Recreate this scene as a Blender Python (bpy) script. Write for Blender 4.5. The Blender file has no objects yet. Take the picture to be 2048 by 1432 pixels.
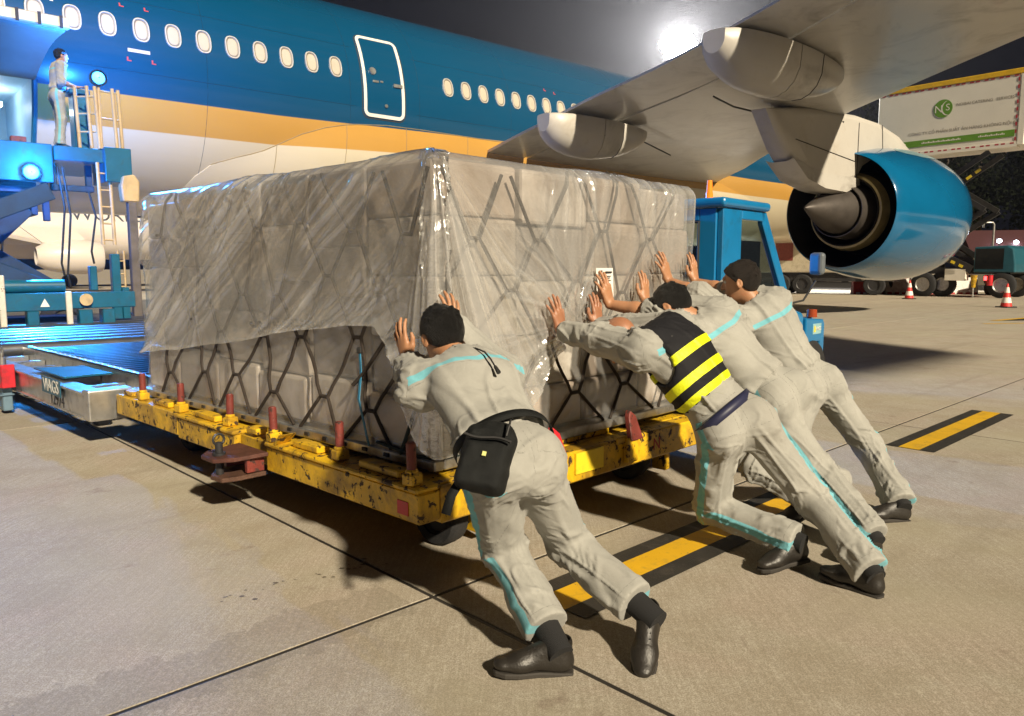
import bpy, bmesh, math, random
import numpy as np
from mathutils import Vector, Matrix

random.seed(7)
np.random.seed(7)
SC = bpy.context.scene
COL = SC.collection
PI = math.pi
R = math.radians

# ------------------------------------------------------------------ camera
cam_d = bpy.data.cameras.new('camera')
cam = bpy.data.objects.new('camera', cam_d)
COL.objects.link(cam)
cam_d.sensor_width = 36.0
cam_d.lens = 27.05
cam_d.clip_start = 0.05
cam_d.clip_end = 2000.0
cam.location = (0, 0, 1.32)
cam.rotation_euler = (R(90 - 6.67), 0, 0)
SC.camera = cam

# ------------------------------------------------------------------ night sky
world = bpy.data.worlds.new("World")
SC.world = world
world.use_nodes = True
wn = world.node_tree.nodes
bg = wn.get('Background') or wn.new('ShaderNodeBackground')
wo = wn.get('World Output') or wn.new('ShaderNodeOutputWorld')
world.node_tree.links.new(bg.outputs[0], wo.inputs[0])
bg.inputs[0].default_value = (0.0046, 0.0046, 0.0070, 1)
bg.inputs[1].default_value = 1.0

# ------------------------------------------------------------------ apron floodlighting (key)
sun_d = bpy.data.lights.new('floodlight_key', 'SUN')
sun = bpy.data.objects.new('floodlight_key', sun_d)
COL.objects.link(sun)
sun_d.energy = 5.0
sun_d.angle = R(2.4)
sun_d.color = (1.0, 0.86, 0.64)
SUN_AZ, SUN_EL = 31.0, 32.0            # degrees right of straight behind the camera, elevation
_d = Vector((-math.sin(R(SUN_AZ)) * math.cos(R(SUN_EL)), math.cos(R(SUN_AZ)) * math.cos(R(SUN_EL)), -math.sin(R(SUN_EL))))
sun.rotation_euler = _d.to_track_quat('-Z', 'Y').to_euler()
sun.location = (9, -20, 15)

SC.view_settings.view_transform = 'Standard'
SC.view_settings.look = 'None'
SC.view_settings.exposure = 0.46
SC.view_settings.gamma = 1.0
SC.view_settings.use_curve_mapping = False
SC.cycles.use_denoising = True
SC.cycles.max_bounces = 6
SC.cycles.transparent_max_bounces = 12
SC.cycles.sample_clamp_indirect = 4.0
SC.cycles.caustics_reflective = False
SC.cycles.caustics_refractive = False

# ------------------------------------------------------------------ helpers
def V(*a):
    return np.array(a, float)

def unit(v):
    v = np.array(v, float)
    return v / (np.linalg.norm(v) + 1e-12)

def tag(o, label=None, cat=None, group=None, kind=None):
    if label: o['label'] = label
    if cat: o['category'] = cat
    if group: o['group'] = group
    if kind: o['kind'] = kind
    return o

def thing(name, label, cat, loc=(0, 0, 0), rz=0.0, group=None):
    o = bpy.data.objects.new(name, None)
    COL.objects.link(o)
    o.empty_display_size = 0.2
    o.location = loc
    o.rotation_euler = (0, 0, rz)
    return tag(o, label, cat, group)

def children(o):
    return [c for c in bpy.data.objects if c.parent == o]

def copy_tree(o, parent=None):
    c = o.copy()
    COL.objects.link(c)
    if parent: c.parent = parent
    for ch in children(o):
        copy_tree(ch, c)
    return c

class MB:
    """collects simple shapes and links them as ONE mesh object"""
    def __init__(self):
        self.v = []; self.f = []; self.m = []
    def add(self, vs, fs, m=0):
        b = len(self.v)
        self.v += [tuple(map(float, p)) for p in vs]
        self.f += [tuple(i + b for i in q) for q in fs]
        self.m += [m] * len(fs)
        return self
    def box(self, c, s, rot=None, m=0):
        c = np.array(c, float); h = np.array(s, float) / 2
        P = [np.array((x, y, z)) * h for z in (-1, 1) for y in (-1, 1) for x in (-1, 1)]
        if rot is not None:
            Rm = np.array(rot) if not np.isscalar(rot) else np.array(Matrix.Rotation(rot, 3, 'Z'))
            P = [Rm @ p for p in P]
        return self.add([p + c for p in P], [(0, 2, 3, 1), (4, 5, 7, 6), (0, 1, 5, 4), (2, 6, 7, 3), (0, 4, 6, 2), (1, 3, 7, 5)], m)
    def bb(self, lo, hi, m=0):
        lo = np.array(lo, float); hi = np.array(hi, float)
        return self.box((lo + hi) / 2, hi - lo, None, m)
    def bar(self, a, b, w, h, up=(0, 0, 1), m=0):
        a = np.array(a, float); b = np.array(b, float)
        y = unit(b - a); x = unit(np.cross(y, up)); z = np.cross(x, y)
        return self.box((a + b) / 2, (w, np.linalg.norm(b - a), h), np.array([x, y, z]).T, m)
    def cyl(self, a, b, r0, r1=None, n=16, cap=True, m=0):
        r1 = r0 if r1 is None else r1
        a = np.array(a, float); b = np.array(b, float)
        z = unit(b - a); x = unit(np.cross(z, (0, 0, 1) if abs(z[2]) < .9 else (1, 0, 0))); y = np.cross(z, x)
        vs = []
        for (p, r) in ((a, r0), (b, r1)):
            for i in range(n):
                t = 2 * PI * i / n
                vs.append(p + r * (math.cos(t) * x + math.sin(t) * y))
        fs = [(i, (i + 1) % n, n + (i + 1) % n, n + i) for i in range(n)]
        if cap: fs += [tuple(range(n - 1, -1, -1)), tuple(range(n, 2 * n))]
        return self.add(vs, fs, m)
    def tube(self, pts, r, n=6, closed=False, m=0):
        pts = [np.array(p, float) for p in pts]; k = len(pts)
        vs = []; x = None
        for i, p in enumerate(pts):
            a = pts[i - 1] if (i > 0 or closed) else p
            b = pts[(i + 1) % k] if (i < k - 1 or closed) else p
            t = unit(b - a)
            if x is None: x = unit(np.cross(t, (0, 0, 1) if abs(t[2]) < .9 else (1, 0, 0)))
            x = unit(x - t * np.dot(x, t)); y = np.cross(t, x)
            rr = r[i] if hasattr(r, '__len__') else r
            for j in range(n):
                q = 2 * PI * j / n
                vs.append(p + rr * (math.cos(q) * x + math.sin(q) * y))
        fs = []
        for i in range(k if closed else k - 1):
            i2 = (i + 1) % k
            fs += [(i * n + j, i * n + (j + 1) % n, i2 * n + (j + 1) % n, i2 * n + j) for j in range(n)]
        if not closed: fs += [tuple(range(n - 1, -1, -1)), tuple((k - 1) * n + j for j in range(n))]
        return self.add(vs, fs, m)
    def lathe(self, prof, o, d, n=32, m=0, cap0=False, cap1=False):
        """prof: (distance along d, radius)"""
        o = np.array(o, float); z = unit(d); x = unit(np.cross(z, (0, 0, 1) if abs(z[2]) < .9 else (1, 0, 0))); y = np.cross(z, x)
        vs = []; k = len(prof)
        for (h, r) in prof:
            for i in range(n):
                t = 2 * PI * i / n
                vs.append(o + h * z + r * (math.cos(t) * x + math.sin(t) * y))
        fs = [(a * n + i, a * n + (i + 1) % n, (a + 1) * n + (i + 1) % n, (a + 1) * n + i) for a in range(k - 1) for i in range(n)]
        if cap0: fs.append(tuple(range(n - 1, -1, -1)))
        if cap1: fs.append(tuple((k - 1) * n + i for i in range(n)))
        return self.add(vs, fs, m)
    def prism(self, poly, vec, m=0):
        poly = [np.array(p, float) for p in poly]; n = len(poly); vec = np.array(vec, float)
        return self.add(poly + [p + vec for p in poly],
                        [tuple(range(n - 1, -1, -1)), tuple(range(n, 2 * n))] + [(i, (i + 1) % n, n + (i + 1) % n, n + i) for i in range(n)], m)
    def grid(self, G, wrap=False, m=0):
        G = np.asarray(G, float); a, b = G.shape[:2]
        fs = []
        for i in range(a - 1):
            for j in range(b if wrap else b - 1):
                j2 = (j + 1) % b
                fs.append((i * b + j, i * b + j2, (i + 1) * b + j2, (i + 1) * b + j))
        return self.add(G.reshape(-1, 3), fs, m)
    def build(self, name, mats, parent=None, smooth=None, bevel=0, seg=1, solid=0):
        me = bpy.data.meshes.new(name)
        me.from_pydata(self.v, [], self.f)
        if not isinstance(mats, (list, tuple)): mats = [mats]
        for mm in mats: me.materials.append(mm)
        if any(self.m): me.polygons.foreach_set('material_index', self.m)
        bm = bmesh.new(); bm.from_mesh(me); bmesh.ops.recalc_face_normals(bm, faces=bm.faces); bm.to_mesh(me); bm.free()
        if smooth is not None:
            me.shade_smooth()
            if smooth < 179: me.set_sharp_from_angle(angle=R(smooth))
        o = bpy.data.objects.new(name, me)
        COL.objects.link(o)
        if parent: o.parent = parent
        if solid:
            md = o.modifiers.new('solid', 'SOLIDIFY'); md.thickness = solid; md.offset = -1
        if bevel:
            md = o.modifiers.new('bevel', 'BEVEL'); md.width = bevel; md.segments = seg; md.limit_method = 'ANGLE'; md.angle_limit = R(40)
            md.harden_normals = False
        return o

# ------------------------------------------------------------------ materials
def nd(nt, t, **kw):
    n = nt.nodes.new(t)
    for k, v in kw.items():
        if k in ('operation', 'blend_type', 'data_type', 'attribute_name', 'noise_dimensions', 'wave_type', 'feature', 'interpolation', 'distance', 'bands_direction'):
            setattr(n, k, v)
    return n

def mixc(nt, fac, a, b, blend='MIX'):
    n = nt.nodes.new('ShaderNodeMix'); n.data_type = 'RGBA'; n.blend_type = blend
    for s, v in ((n.inputs[0], fac), (n.inputs[6], a), (n.inputs[7], b)):
        if isinstance(v, bpy.types.NodeSocket): nt.links.new(v, s)
        elif isinstance(v, (int, float)): s.default_value = v
        else: s.default_value = (*v[:3], 1)
    return n.outputs[2]

def math_(nt, op, a, b=0.0, c=0.0, clamp=False):
    n = nt.nodes.new('ShaderNodeMath'); n.operation = op; n.use_clamp = clamp
    for s, v in zip(n.inputs, (a, b, c)):
        if isinstance(v, bpy.types.NodeSocket): nt.links.new(v, s)
        else: s.default_value = v
    return n.outputs[0]

def ramp(nt, fac, stops, interp='LINEAR'):
    n = nt.nodes.new('ShaderNodeValToRGB'); n.color_ramp.interpolation = interp
    els = n.color_ramp.elements
    while len(els) < len(stops): els.new(0.5)
    for e, (p, c) in zip(els, stops):
        e.position = p; e.color = (c, c, c, 1) if isinstance(c, (int, float)) else (*c[:3], 1)
    nt.links.new(fac, n.inputs[0])
    return n.outputs[0]

def noise(nt, vec, scale, detail=4, rough=.55, dist=0.0):
    n = nt.nodes.new('ShaderNodeTexNoise'); n.inputs['Scale'].default_value = scale; n.inputs['Detail'].default_value = detail
    n.inputs['Roughness'].default_value = rough; n.inputs['Distortion'].default_value = dist
    nt.links.new(vec, n.inputs['Vector'])
    return n.outputs[0]

def newmat(name):
    m = bpy.data.materials.new(name); m.use_nodes = True
    nt = m.node_tree
    b = nt.nodes.get('Principled BSDF')
    return m, nt, b

def coords(nt, world_=False, stretch=None):
    tc = nt.nodes.new('ShaderNodeTexCoord')
    if world_:
        g = nt.nodes.new('ShaderNodeNewGeometry'); out = g.outputs['Position']
    else:
        oi = nt.nodes.new('ShaderNodeObjectInfo')
        mu = nt.nodes.new('ShaderNodeVectorMath'); mu.operation = 'MULTIPLY_ADD'
        cx = nt.nodes.new('ShaderNodeCombineXYZ')
        for i in range(3): nt.links.new(oi.outputs['Random'], cx.inputs[i])
        nt.links.new(cx.outputs[0], mu.inputs[0]); mu.inputs[1].default_value = (13, 7, 29); nt.links.new(tc.outputs['Object'], mu.inputs[2])
        out = mu.outputs[0]
    if stretch:
        mp = nt.nodes.new('ShaderNodeMapping'); nt.links.new(out, mp.inputs[0])
        mp.inputs['Rotation'].default_value = stretch[1] if len(stretch) > 1 else (0, 0, 0)
        mp.inputs['Scale'].default_value = stretch[0]
        out = mp.outputs[0]
    return out

def mat(name, col, rough=.6, metal=0.0, var=.15, vs=5.0, bump=0.0, bs=90.0, coat=0.0, dirt=None, dthr=.55, dscale=6.0, chip=None, cthr=.62, cscale=22.0, spec=.5, rvar=.12, emit=None, stretch=None):
    m, nt, b = newmat(name)
    L = nt.links
    P = coords(nt, stretch=stretch)
    n1 = noise(nt, P, vs, 6, .6)
    c = np.array(col, float)
    cs = mixc(nt, ramp(nt, n1, [(.3, 0.), (.7, 1.)]), c * (1 - var), np.minimum(c * (1 + var), 1))
    if dirt is not None:
        n2 = noise(nt, P, dscale, 8, .68, .6)
        cs = mixc(nt, math_(nt, 'MULTIPLY', ramp(nt, n2, [(dthr - .08, 0.), (dthr + .12, 1.)]), .75), cs, dirt)
    rs = math_(nt, 'MULTIPLY_ADD', n1, rvar, rough - rvar / 2)
    if chip is not None:
        n3 = noise(nt, P, cscale, 9, .62, .4)
        lowm = noise(nt, P, 2.1, 3, .6)
        n3 = math_(nt, 'ADD', n3, math_(nt, 'MULTIPLY_ADD', lowm, .34, -.17))
        f = ramp(nt, n3, [(cthr - .01, 0.), (cthr + .02, 1.)])
        cs = mixc(nt, f, cs, chip)
        rs = math_(nt, 'MULTIPLY_ADD', f, .3, rs)
    L.new(cs, b.inputs['Base Color'])
    L.new(rs, b.inputs['Roughness'])
    b.inputs['Metallic'].default_value = metal
    b.inputs['Specular IOR Level'].default_value = spec
    if coat:
        b.inputs['Coat Weight'].default_value = coat; b.inputs['Coat Roughness'].default_value = .08
    if bump:
        nb = noise(nt, P, bs, 4, .6)
        bp = nt.nodes.new('ShaderNodeBump'); bp.inputs['Strength'].default_value = bump; bp.inputs['Distance'].default_value = .01
        L.new(nb, bp.inputs['Height']); L.new(bp.outputs[0], b.inputs['Normal'])
    if emit:
        b.inputs['Emission Color'].default_value = (*emit[:3], 1); b.inputs['Emission Strength'].default_value = emit[3]
    return m

def lamp_mat(name, col, strength):
    m, nt, b = newmat(name)
    b.inputs['Base Color'].default_value = (*col, 1)
    b.inputs['Emission Color'].default_value = (*col, 1)
    b.inputs['Emission Strength'].default_value = strength
    return m

def glass_mat(name, tint=(.7, .8, .8), alpha=.25, rough=.05):
    m, nt, b = newmat(name)
    out = nt.nodes.get('Material Output')
    tr = nt.nodes.new('ShaderNodeBsdfTransparent'); tr.inputs[0].default_value = (*tint, 1)
    b.inputs['Base Color'].default_value = (.02, .025, .03, 1); b.inputs['Roughness'].default_value = rough
    mx = nt.nodes.new('ShaderNodeMixShader'); mx.inputs[0].default_value = alpha
    nt.links.new(tr.outputs[0], mx.inputs[1]); nt.links.new(b.outputs[0], mx.inputs[2]); nt.links.new(mx.outputs[0], out.inputs[0])
    return m

MT = {}
MT['black'] = mat('black_rubber', (.018, .018, .018), .75, bump=.3)
MT['dark'] = mat('dark_metal', (.035, .034, .035), .55, .3, var=.3)
MT['steel'] = mat('worn_steel', (.42, .41, .39), .38, .85, var=.2, vs=14, dirt=(.12, .10, .08), dthr=.6)
MT['alu'] = mat('brushed_aluminium', (.62, .62, .60), .32, .9, var=.15, vs=9, dirt=(.2, .19, .17), dthr=.62, bump=.15)
MT['yellow'] = mat('worn_yellow_paint', (.72, .44, .012), .42, var=.12, vs=4, dirt=(.16, .085, .02), dthr=.50, dscale=5, chip=(.05, .028, .014), cthr=.585, cscale=20, bump=.25, bs=30)
MT['redbrown'] = mat('red_oxide_paint', (.17, .032, .024), .5, var=.3, vs=12, chip=(.05, .02, .015), cthr=.6, cscale=30, bump=.3)
MT['red'] = mat('red_paint', (.55, .02, .03), .42, var=.15, dirt=(.1, .03, .03), dthr=.62)
MT['loader'] = mat('teal_blue_paint', (.006, .10, .17), .38, var=.15, vs=3, dirt=(.03, .06, .08), dthr=.6, coat=.2)
MT['tug'] = mat('bright_blue_paint', (.006, .17, .40), .33, var=.12, vs=2.5, dirt=(.02, .07, .11), dthr=.64, dscale=3, coat=.3)
MT['cream'] = mat('cream_painted_steel', (.50, .37, .19), .5, var=.15, dirt=(.2, .15, .1), dthr=.62)
MT['white'] = mat('white_paint', (.76, .75, .71), .45, var=.06, vs=2, dirt=(.5, .47, .42), dthr=.66)
MT['glass'] = glass_mat('cab_glass')
MT['tyre'] = mat('tyre_rubber', (.016, .016, .017), .85, var=.3, vs=20, bump=.4)
# ------------------------------------------------------------------ soft-body modelling (signed distances -> one continuous mesh)
def _hash(ix, iy, iz):
    h = (ix * 374761393 + iy * 668265263 + iz * 2147483647 + 1013904223) & 0xffffffff
    h = ((h ^ (h >> 13)) * 1274126177) & 0xffffffff
    return ((h ^ (h >> 16)) & 0xffff) / 32767.5 - 1.0

def vnoise(q):
    q = np.asarray(q, float); i = np.floor(q).astype(np.int64); f = q - i
    u = f * f * (3 - 2 * f)
    r = 0
    for dx in (0, 1):
        for dy in (0, 1):
            for dz in (0, 1):
                w = (u[:, 0] if dx else 1 - u[:, 0]) * (u[:, 1] if dy else 1 - u[:, 1]) * (u[:, 2] if dz else 1 - u[:, 2])
                r = r + w * _hash(i[:, 0] + dx, i[:, 1] + dy, i[:, 2] + dz)
    return r

class Prim:
    def __init__(s, lo, hi, fn, k, op='add'):
        s.lo = np.array(lo); s.hi = np.array(hi); s.fn = fn; s.k = k; s.op = op

def cap(a, b, ra, rb, k=.03, flat=None, op='add'):
    a = np.array(a, float); b = np.array(b, float); ab = b - a; L2 = ab @ ab + 1e-12
    def fn(P):
        h = np.clip((P - a) @ ab / L2, 0, 1)
        v = P - a - h[:, None] * ab
        if flat is not None:
            n, s = flat
            v = v + np.outer((v @ n) * (1 / s - 1), n)
        return np.sqrt((v * v).sum(1)) - (ra + (rb - ra) * h)
    r = max(ra, rb)
    return Prim(np.minimum(a, b) - r, np.maximum(a, b) + r, fn, k, op)

def ell(c, Rm, rad, k=.03, op='add'):
    c = np.array(c, float); Rm = np.array(Rm, float); rad = np.array(rad, float)
    def fn(P):
        q = (P - c) @ Rm.T / rad
        l = np.sqrt((q * q).sum(1)) + 1e-9
        g = np.sqrt(((q / rad) ** 2).sum(1)) + 1e-9
        return l * (l - 1) / g
    r = rad.max()
    return Prim(c - r, c + r, fn, k, op)

def rbox(c, Rm, half, rad, k=.02, op='add'):
    c = np.array(c, float); Rm = np.array(Rm, float); half = np.array(half, float)
    def fn(P):
        q = np.abs((P - c) @ Rm.T) - (half - rad)
        return np.sqrt((np.maximum(q, 0) ** 2).sum(1)) + np.minimum(q.max(1), 0) - rad
    r = np.linalg.norm(half)
    return Prim(c - r, c + r, fn, k, op)

def halfcut(pc, ax, R0):
    """takes away what lies beyond the plane through pc (normal ax), within R0 of pc"""
    pc = np.array(pc, float); ax = unit(ax)
    def fn(P):
        v = P - pc
        return np.maximum(-(v @ ax), np.sqrt((v * v).sum(1)) - R0)
    return Prim(pc - R0, pc + R0, fn, 0, 'sub')

def sdf_mesh(prims, vox, smooth=2, n=10, margin=.05):
    bs = n * vox
    act = {}
    for pi, p in enumerate(prims):
        lo = np.floor((p.lo - margin) / bs).astype(int); hi = np.floor((p.hi + margin) / bs).astype(int)
        for i in range(lo[0], hi[0] + 1):
            for j in range(lo[1], hi[1] + 1):
                for k in range(lo[2], hi[2] + 1):
                    if p.op == 'add': act.setdefault((i, j, k), []).append(pi)
                    elif (i, j, k) in act: act[(i, j, k)].append(pi)
    g = np.arange(n + 1)
    GX, GY, GZ = np.meshgrid(g, g, g, indexing='ij')
    base = np.stack([GX, GY, GZ], -1).reshape(-1, 3)
    half = bs * .5; rad = bs * .87
    cells_k = []; cells_v = []; edges = []
    M = 1 << 20; OFF = 1 << 19
    def key(c): return ((c[:, 0] + OFF) * M + (c[:, 1] + OFF)) * M + (c[:, 2] + OFF)
    for b, pl in act.items():
        o = np.array(b) * n
        cen = (o * vox + half)[None, :]
        ds = [(pi, prims[pi].fn(cen)[0]) for pi in pl]
        adds = [(pi, d) for pi, d in ds if prims[pi].op == 'add']
        if not adds: continue
        mind = min(d for _, d in adds)
        if mind > rad * 1.9 + .05: continue
        P = (base + o) * vox
        D = None
        for pi in pl:
            p = prims[pi]; d = p.fn(P)
            if p.op == 'add':
                if D is None: D = d
                elif p.k > 0:
                    h = np.maximum(p.k - np.abs(D - d), 0) / p.k
                    D = np.minimum(D, d) - h * h * p.k * .25
                else: D = np.minimum(D, d)
            elif D is not None: D = np.maximum(D, -d)
        if D is None or D.min() > 0 or D.max() < 0: continue
        F = D.reshape(n + 1, n + 1, n + 1)
        Sg = F < 0
        cnt = np.zeros((n, n, n), int)
        for dx in (0, 1):
            for dy in (0, 1):
                for dz in (0, 1):
                    cnt += Sg[dx:n + dx, dy:n + dy, dz:n + dz]
        act_c = np.argwhere((cnt > 0) & (cnt < 8))
        if len(act_c) == 0: continue
        acc = np.zeros((len(act_c), 3)); num = np.zeros(len(act_c))
        i, j, k = act_c.T
        for ax in range(3):
            oth = [a for a in range(3) if a != ax]
            for u in (0, 1):
                for w in (0, 1):
                    s0 = [i.copy(), j.copy(), k.copy()]
                    s0[oth[0]] = s0[oth[0]] + u; s0[oth[1]] = s0[oth[1]] + w
                    s1 = [x.copy() for x in s0]; s1[ax] = s1[ax] + 1
                    f0 = F[s0[0], s0[1], s0[2]]; f1 = F[s1[0], s1[1], s1[2]]
                    cr = (f0 < 0) != (f1 < 0)
                    t = np.where(cr, f0 / np.where(cr, f0 - f1, 1), 0)
                    pt = np.stack(s0, 1).astype(float); pt[:, ax] += t
                    acc += pt * cr[:, None]; num += cr
        cells_v.append((acc / num[:, None] + o) * vox)
        cells_k.append(key(act_c + o))
        for ax in range(3):
            sl0 = [slice(0, n)] * 3; sl1 = [slice(0, n)] * 3
            sl1[ax] = slice(1, n + 1)
            a0 = Sg[tuple(sl0)]; a1 = Sg[tuple(sl1)]
            e = np.argwhere(a0 != a1)
            if len(e):
                edges.append((ax, e + o, a0[e[:, 0], e[:, 1], e[:, 2]]))
    keys = np.concatenate(cells_k); verts = np.concatenate(cells_v)
    order = np.argsort(keys); keys = keys[order]; verts = verts[order]
    quads = []
    for ax, e, inside in edges:
        o1, o2 = [(1, 2), (2, 0), (0, 1)][ax]
        ids = []; ok = np.ones(len(e), bool)
        for (u, w) in ((0, 0), (-1, 0), (-1, -1), (0, -1)):
            c = e.copy(); c[:, o1] += u; c[:, o2] += w
            kk = key(c); ix = np.searchsorted(keys, kk); ix = np.minimum(ix, len(keys) - 1)
            ok &= keys[ix] == kk; ids.append(ix)
        q = np.stack(ids, 1)
        q[~inside] = q[~inside][:, ::-1]
        quads.append(q[ok])
    Q = np.concatenate(quads)
    # Q winding: outward
    for _ in range(smooth):
        acc = np.zeros_like(verts); num = np.zeros(len(verts))
        for a in range(4):
            A = Q[:, a]; B = Q[:, (a + 1) % 4]
            np.add.at(acc, A, verts[B]); np.add.at(num, A, 1)
            np.add.at(acc, B, verts[A]); np.add.at(num, B, 1)
        verts = verts * .5 + .5 * acc / np.maximum(num, 1)[:, None]
    return verts, Q

def vnormals(Vt, Q):
    N = np.cross(Vt[Q[:, 2]] - Vt[Q[:, 0]], Vt[Q[:, 3]] - Vt[Q[:, 1]])
    acc = np.zeros_like(Vt)
    for a in range(4): np.add.at(acc, Q[:, a], N)
    return acc / (np.linalg.norm(acc, axis=1)[:, None] + 1e-12)

def np_mesh(name, Vt, Q, mats, parent=None, attrs=None, smooth=True, org=None):
    me = bpy.data.meshes.new(name)
    if org is not None: Vt = Vt - np.array(org)
    me.vertices.add(len(Vt)); me.vertices.foreach_set('co', np.ascontiguousarray(Vt, np.float32).ravel())
    k = Q.shape[1]
    me.loops.add(len(Q) * k); me.loops.foreach_set('vertex_index', np.ascontiguousarray(Q, np.int32).ravel())
    me.polygons.add(len(Q)); me.polygons.foreach_set('loop_start', np.arange(0, len(Q) * k, k, dtype=np.int32))
    me.update(calc_edges=True); me.validate()
    if not isinstance(mats, (list, tuple)): mats = [mats]
    for mm in mats: me.materials.append(mm)
    if smooth: me.shade_smooth()
    for an, av in (attrs or {}).items():
        at = me.attributes.new(an, 'FLOAT', 'POINT'); at.data.foreach_set('value', np.ascontiguousarray(av, np.float32))
    o = bpy.data.objects.new(name, me); COL.objects.link(o)
    if parent: o.parent = parent
    return o

def folds(Vt, Nr, limbs):
    """cloth folds: diagonal and ring-like ridges round each limb, strongest at the joints"""
    W = np.zeros(len(Vt)) + 1e-6; D = np.zeros(len(Vt))
    for L in limbs:
        a = np.array(L['a'], float); b = np.array(L['b'], float); ab = b - a; ln = np.linalg.norm(ab); ax = ab / ln
        ref = unit(np.cross(ax, L.get('ref', (0.3, 0.5, 0.8)))); r2 = np.cross(ax, ref)
        t = (Vt - a) @ ax; h = np.clip(t / ln, 0, 1)
        v = Vt - a - np.outer(h * ln, ax); d = np.sqrt((v * v).sum(1))
        c = (v @ ref) / (d + 1e-6); s = (v @ r2) / (d + 1e-6)
        w = np.exp(-(np.maximum(d - L['r'], 0) / .035) ** 2) * np.exp(-(np.maximum(np.abs(t - ln / 2) - ln / 2, 0) / .05) ** 2)
        sd = L.get('seed', 0) * 17.3
        sk = L.get('skew', .05)
        amp = L['amp'] * (L.get('wa', 1) * np.exp(-(h / .38) ** 2) + L.get('wb', 1) * np.exp(-((1 - h) / .38) ** 2) + L.get('wm', .45))
        F = L.get('F', 17)
        q1 = np.stack([(t + sk * s) * F * .62 + sd, c * .75 + sd, s * .75 - sd], 1)
        q2 = np.stack([(t - sk * 1.5 * c) * F * 1.25 + sd * 2, c * 1.3 - sd, s * 1.3 + sd], 1)
        q3 = np.stack([t * 2.2 + 1.2 * s - sd, c * 1.7 + sd, s * 1.7 + sd * 3], 1)
        mk = np.clip(vnoise(np.stack([t * 7 + sd, c * 1.4 - sd, s * 1.4 + sd * 2], 1)) * 1.6 + .55, 0, 1)
        def cr(n, wd):
            x = np.minimum(np.abs(n) / wd, 1); return x * x * (3 - 2 * x) - 1
        f = -cr(vnoise(q1), .21) * mk - .55 * cr(vnoise(q2), .25) * (1 - mk * .4) * (np.exp(-(h / .3) ** 2) + np.exp(-((1 - h) / .3) ** 2)) - L.get('drape', .5) * .8 * cr(vnoise(q3), .20) - .18
        q4 = np.stack([(t + sk * 2 * s) * F * 2.0 - sd, c * 1.6 + 2 * sd, s * 1.6 - sd], 1)
        m4 = np.clip(vnoise(np.stack([t * 9 - sd, c * 1.9 + sd, s * 1.9 - 2 * sd], 1)) * 2, 0, 1)
        f = f - .42 * cr(vnoise(q4), .26) * m4 - .05
        D += w * amp * f; W += w
    return Vt + Nr * (D / np.maximum(W, .35))[:, None]
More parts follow.
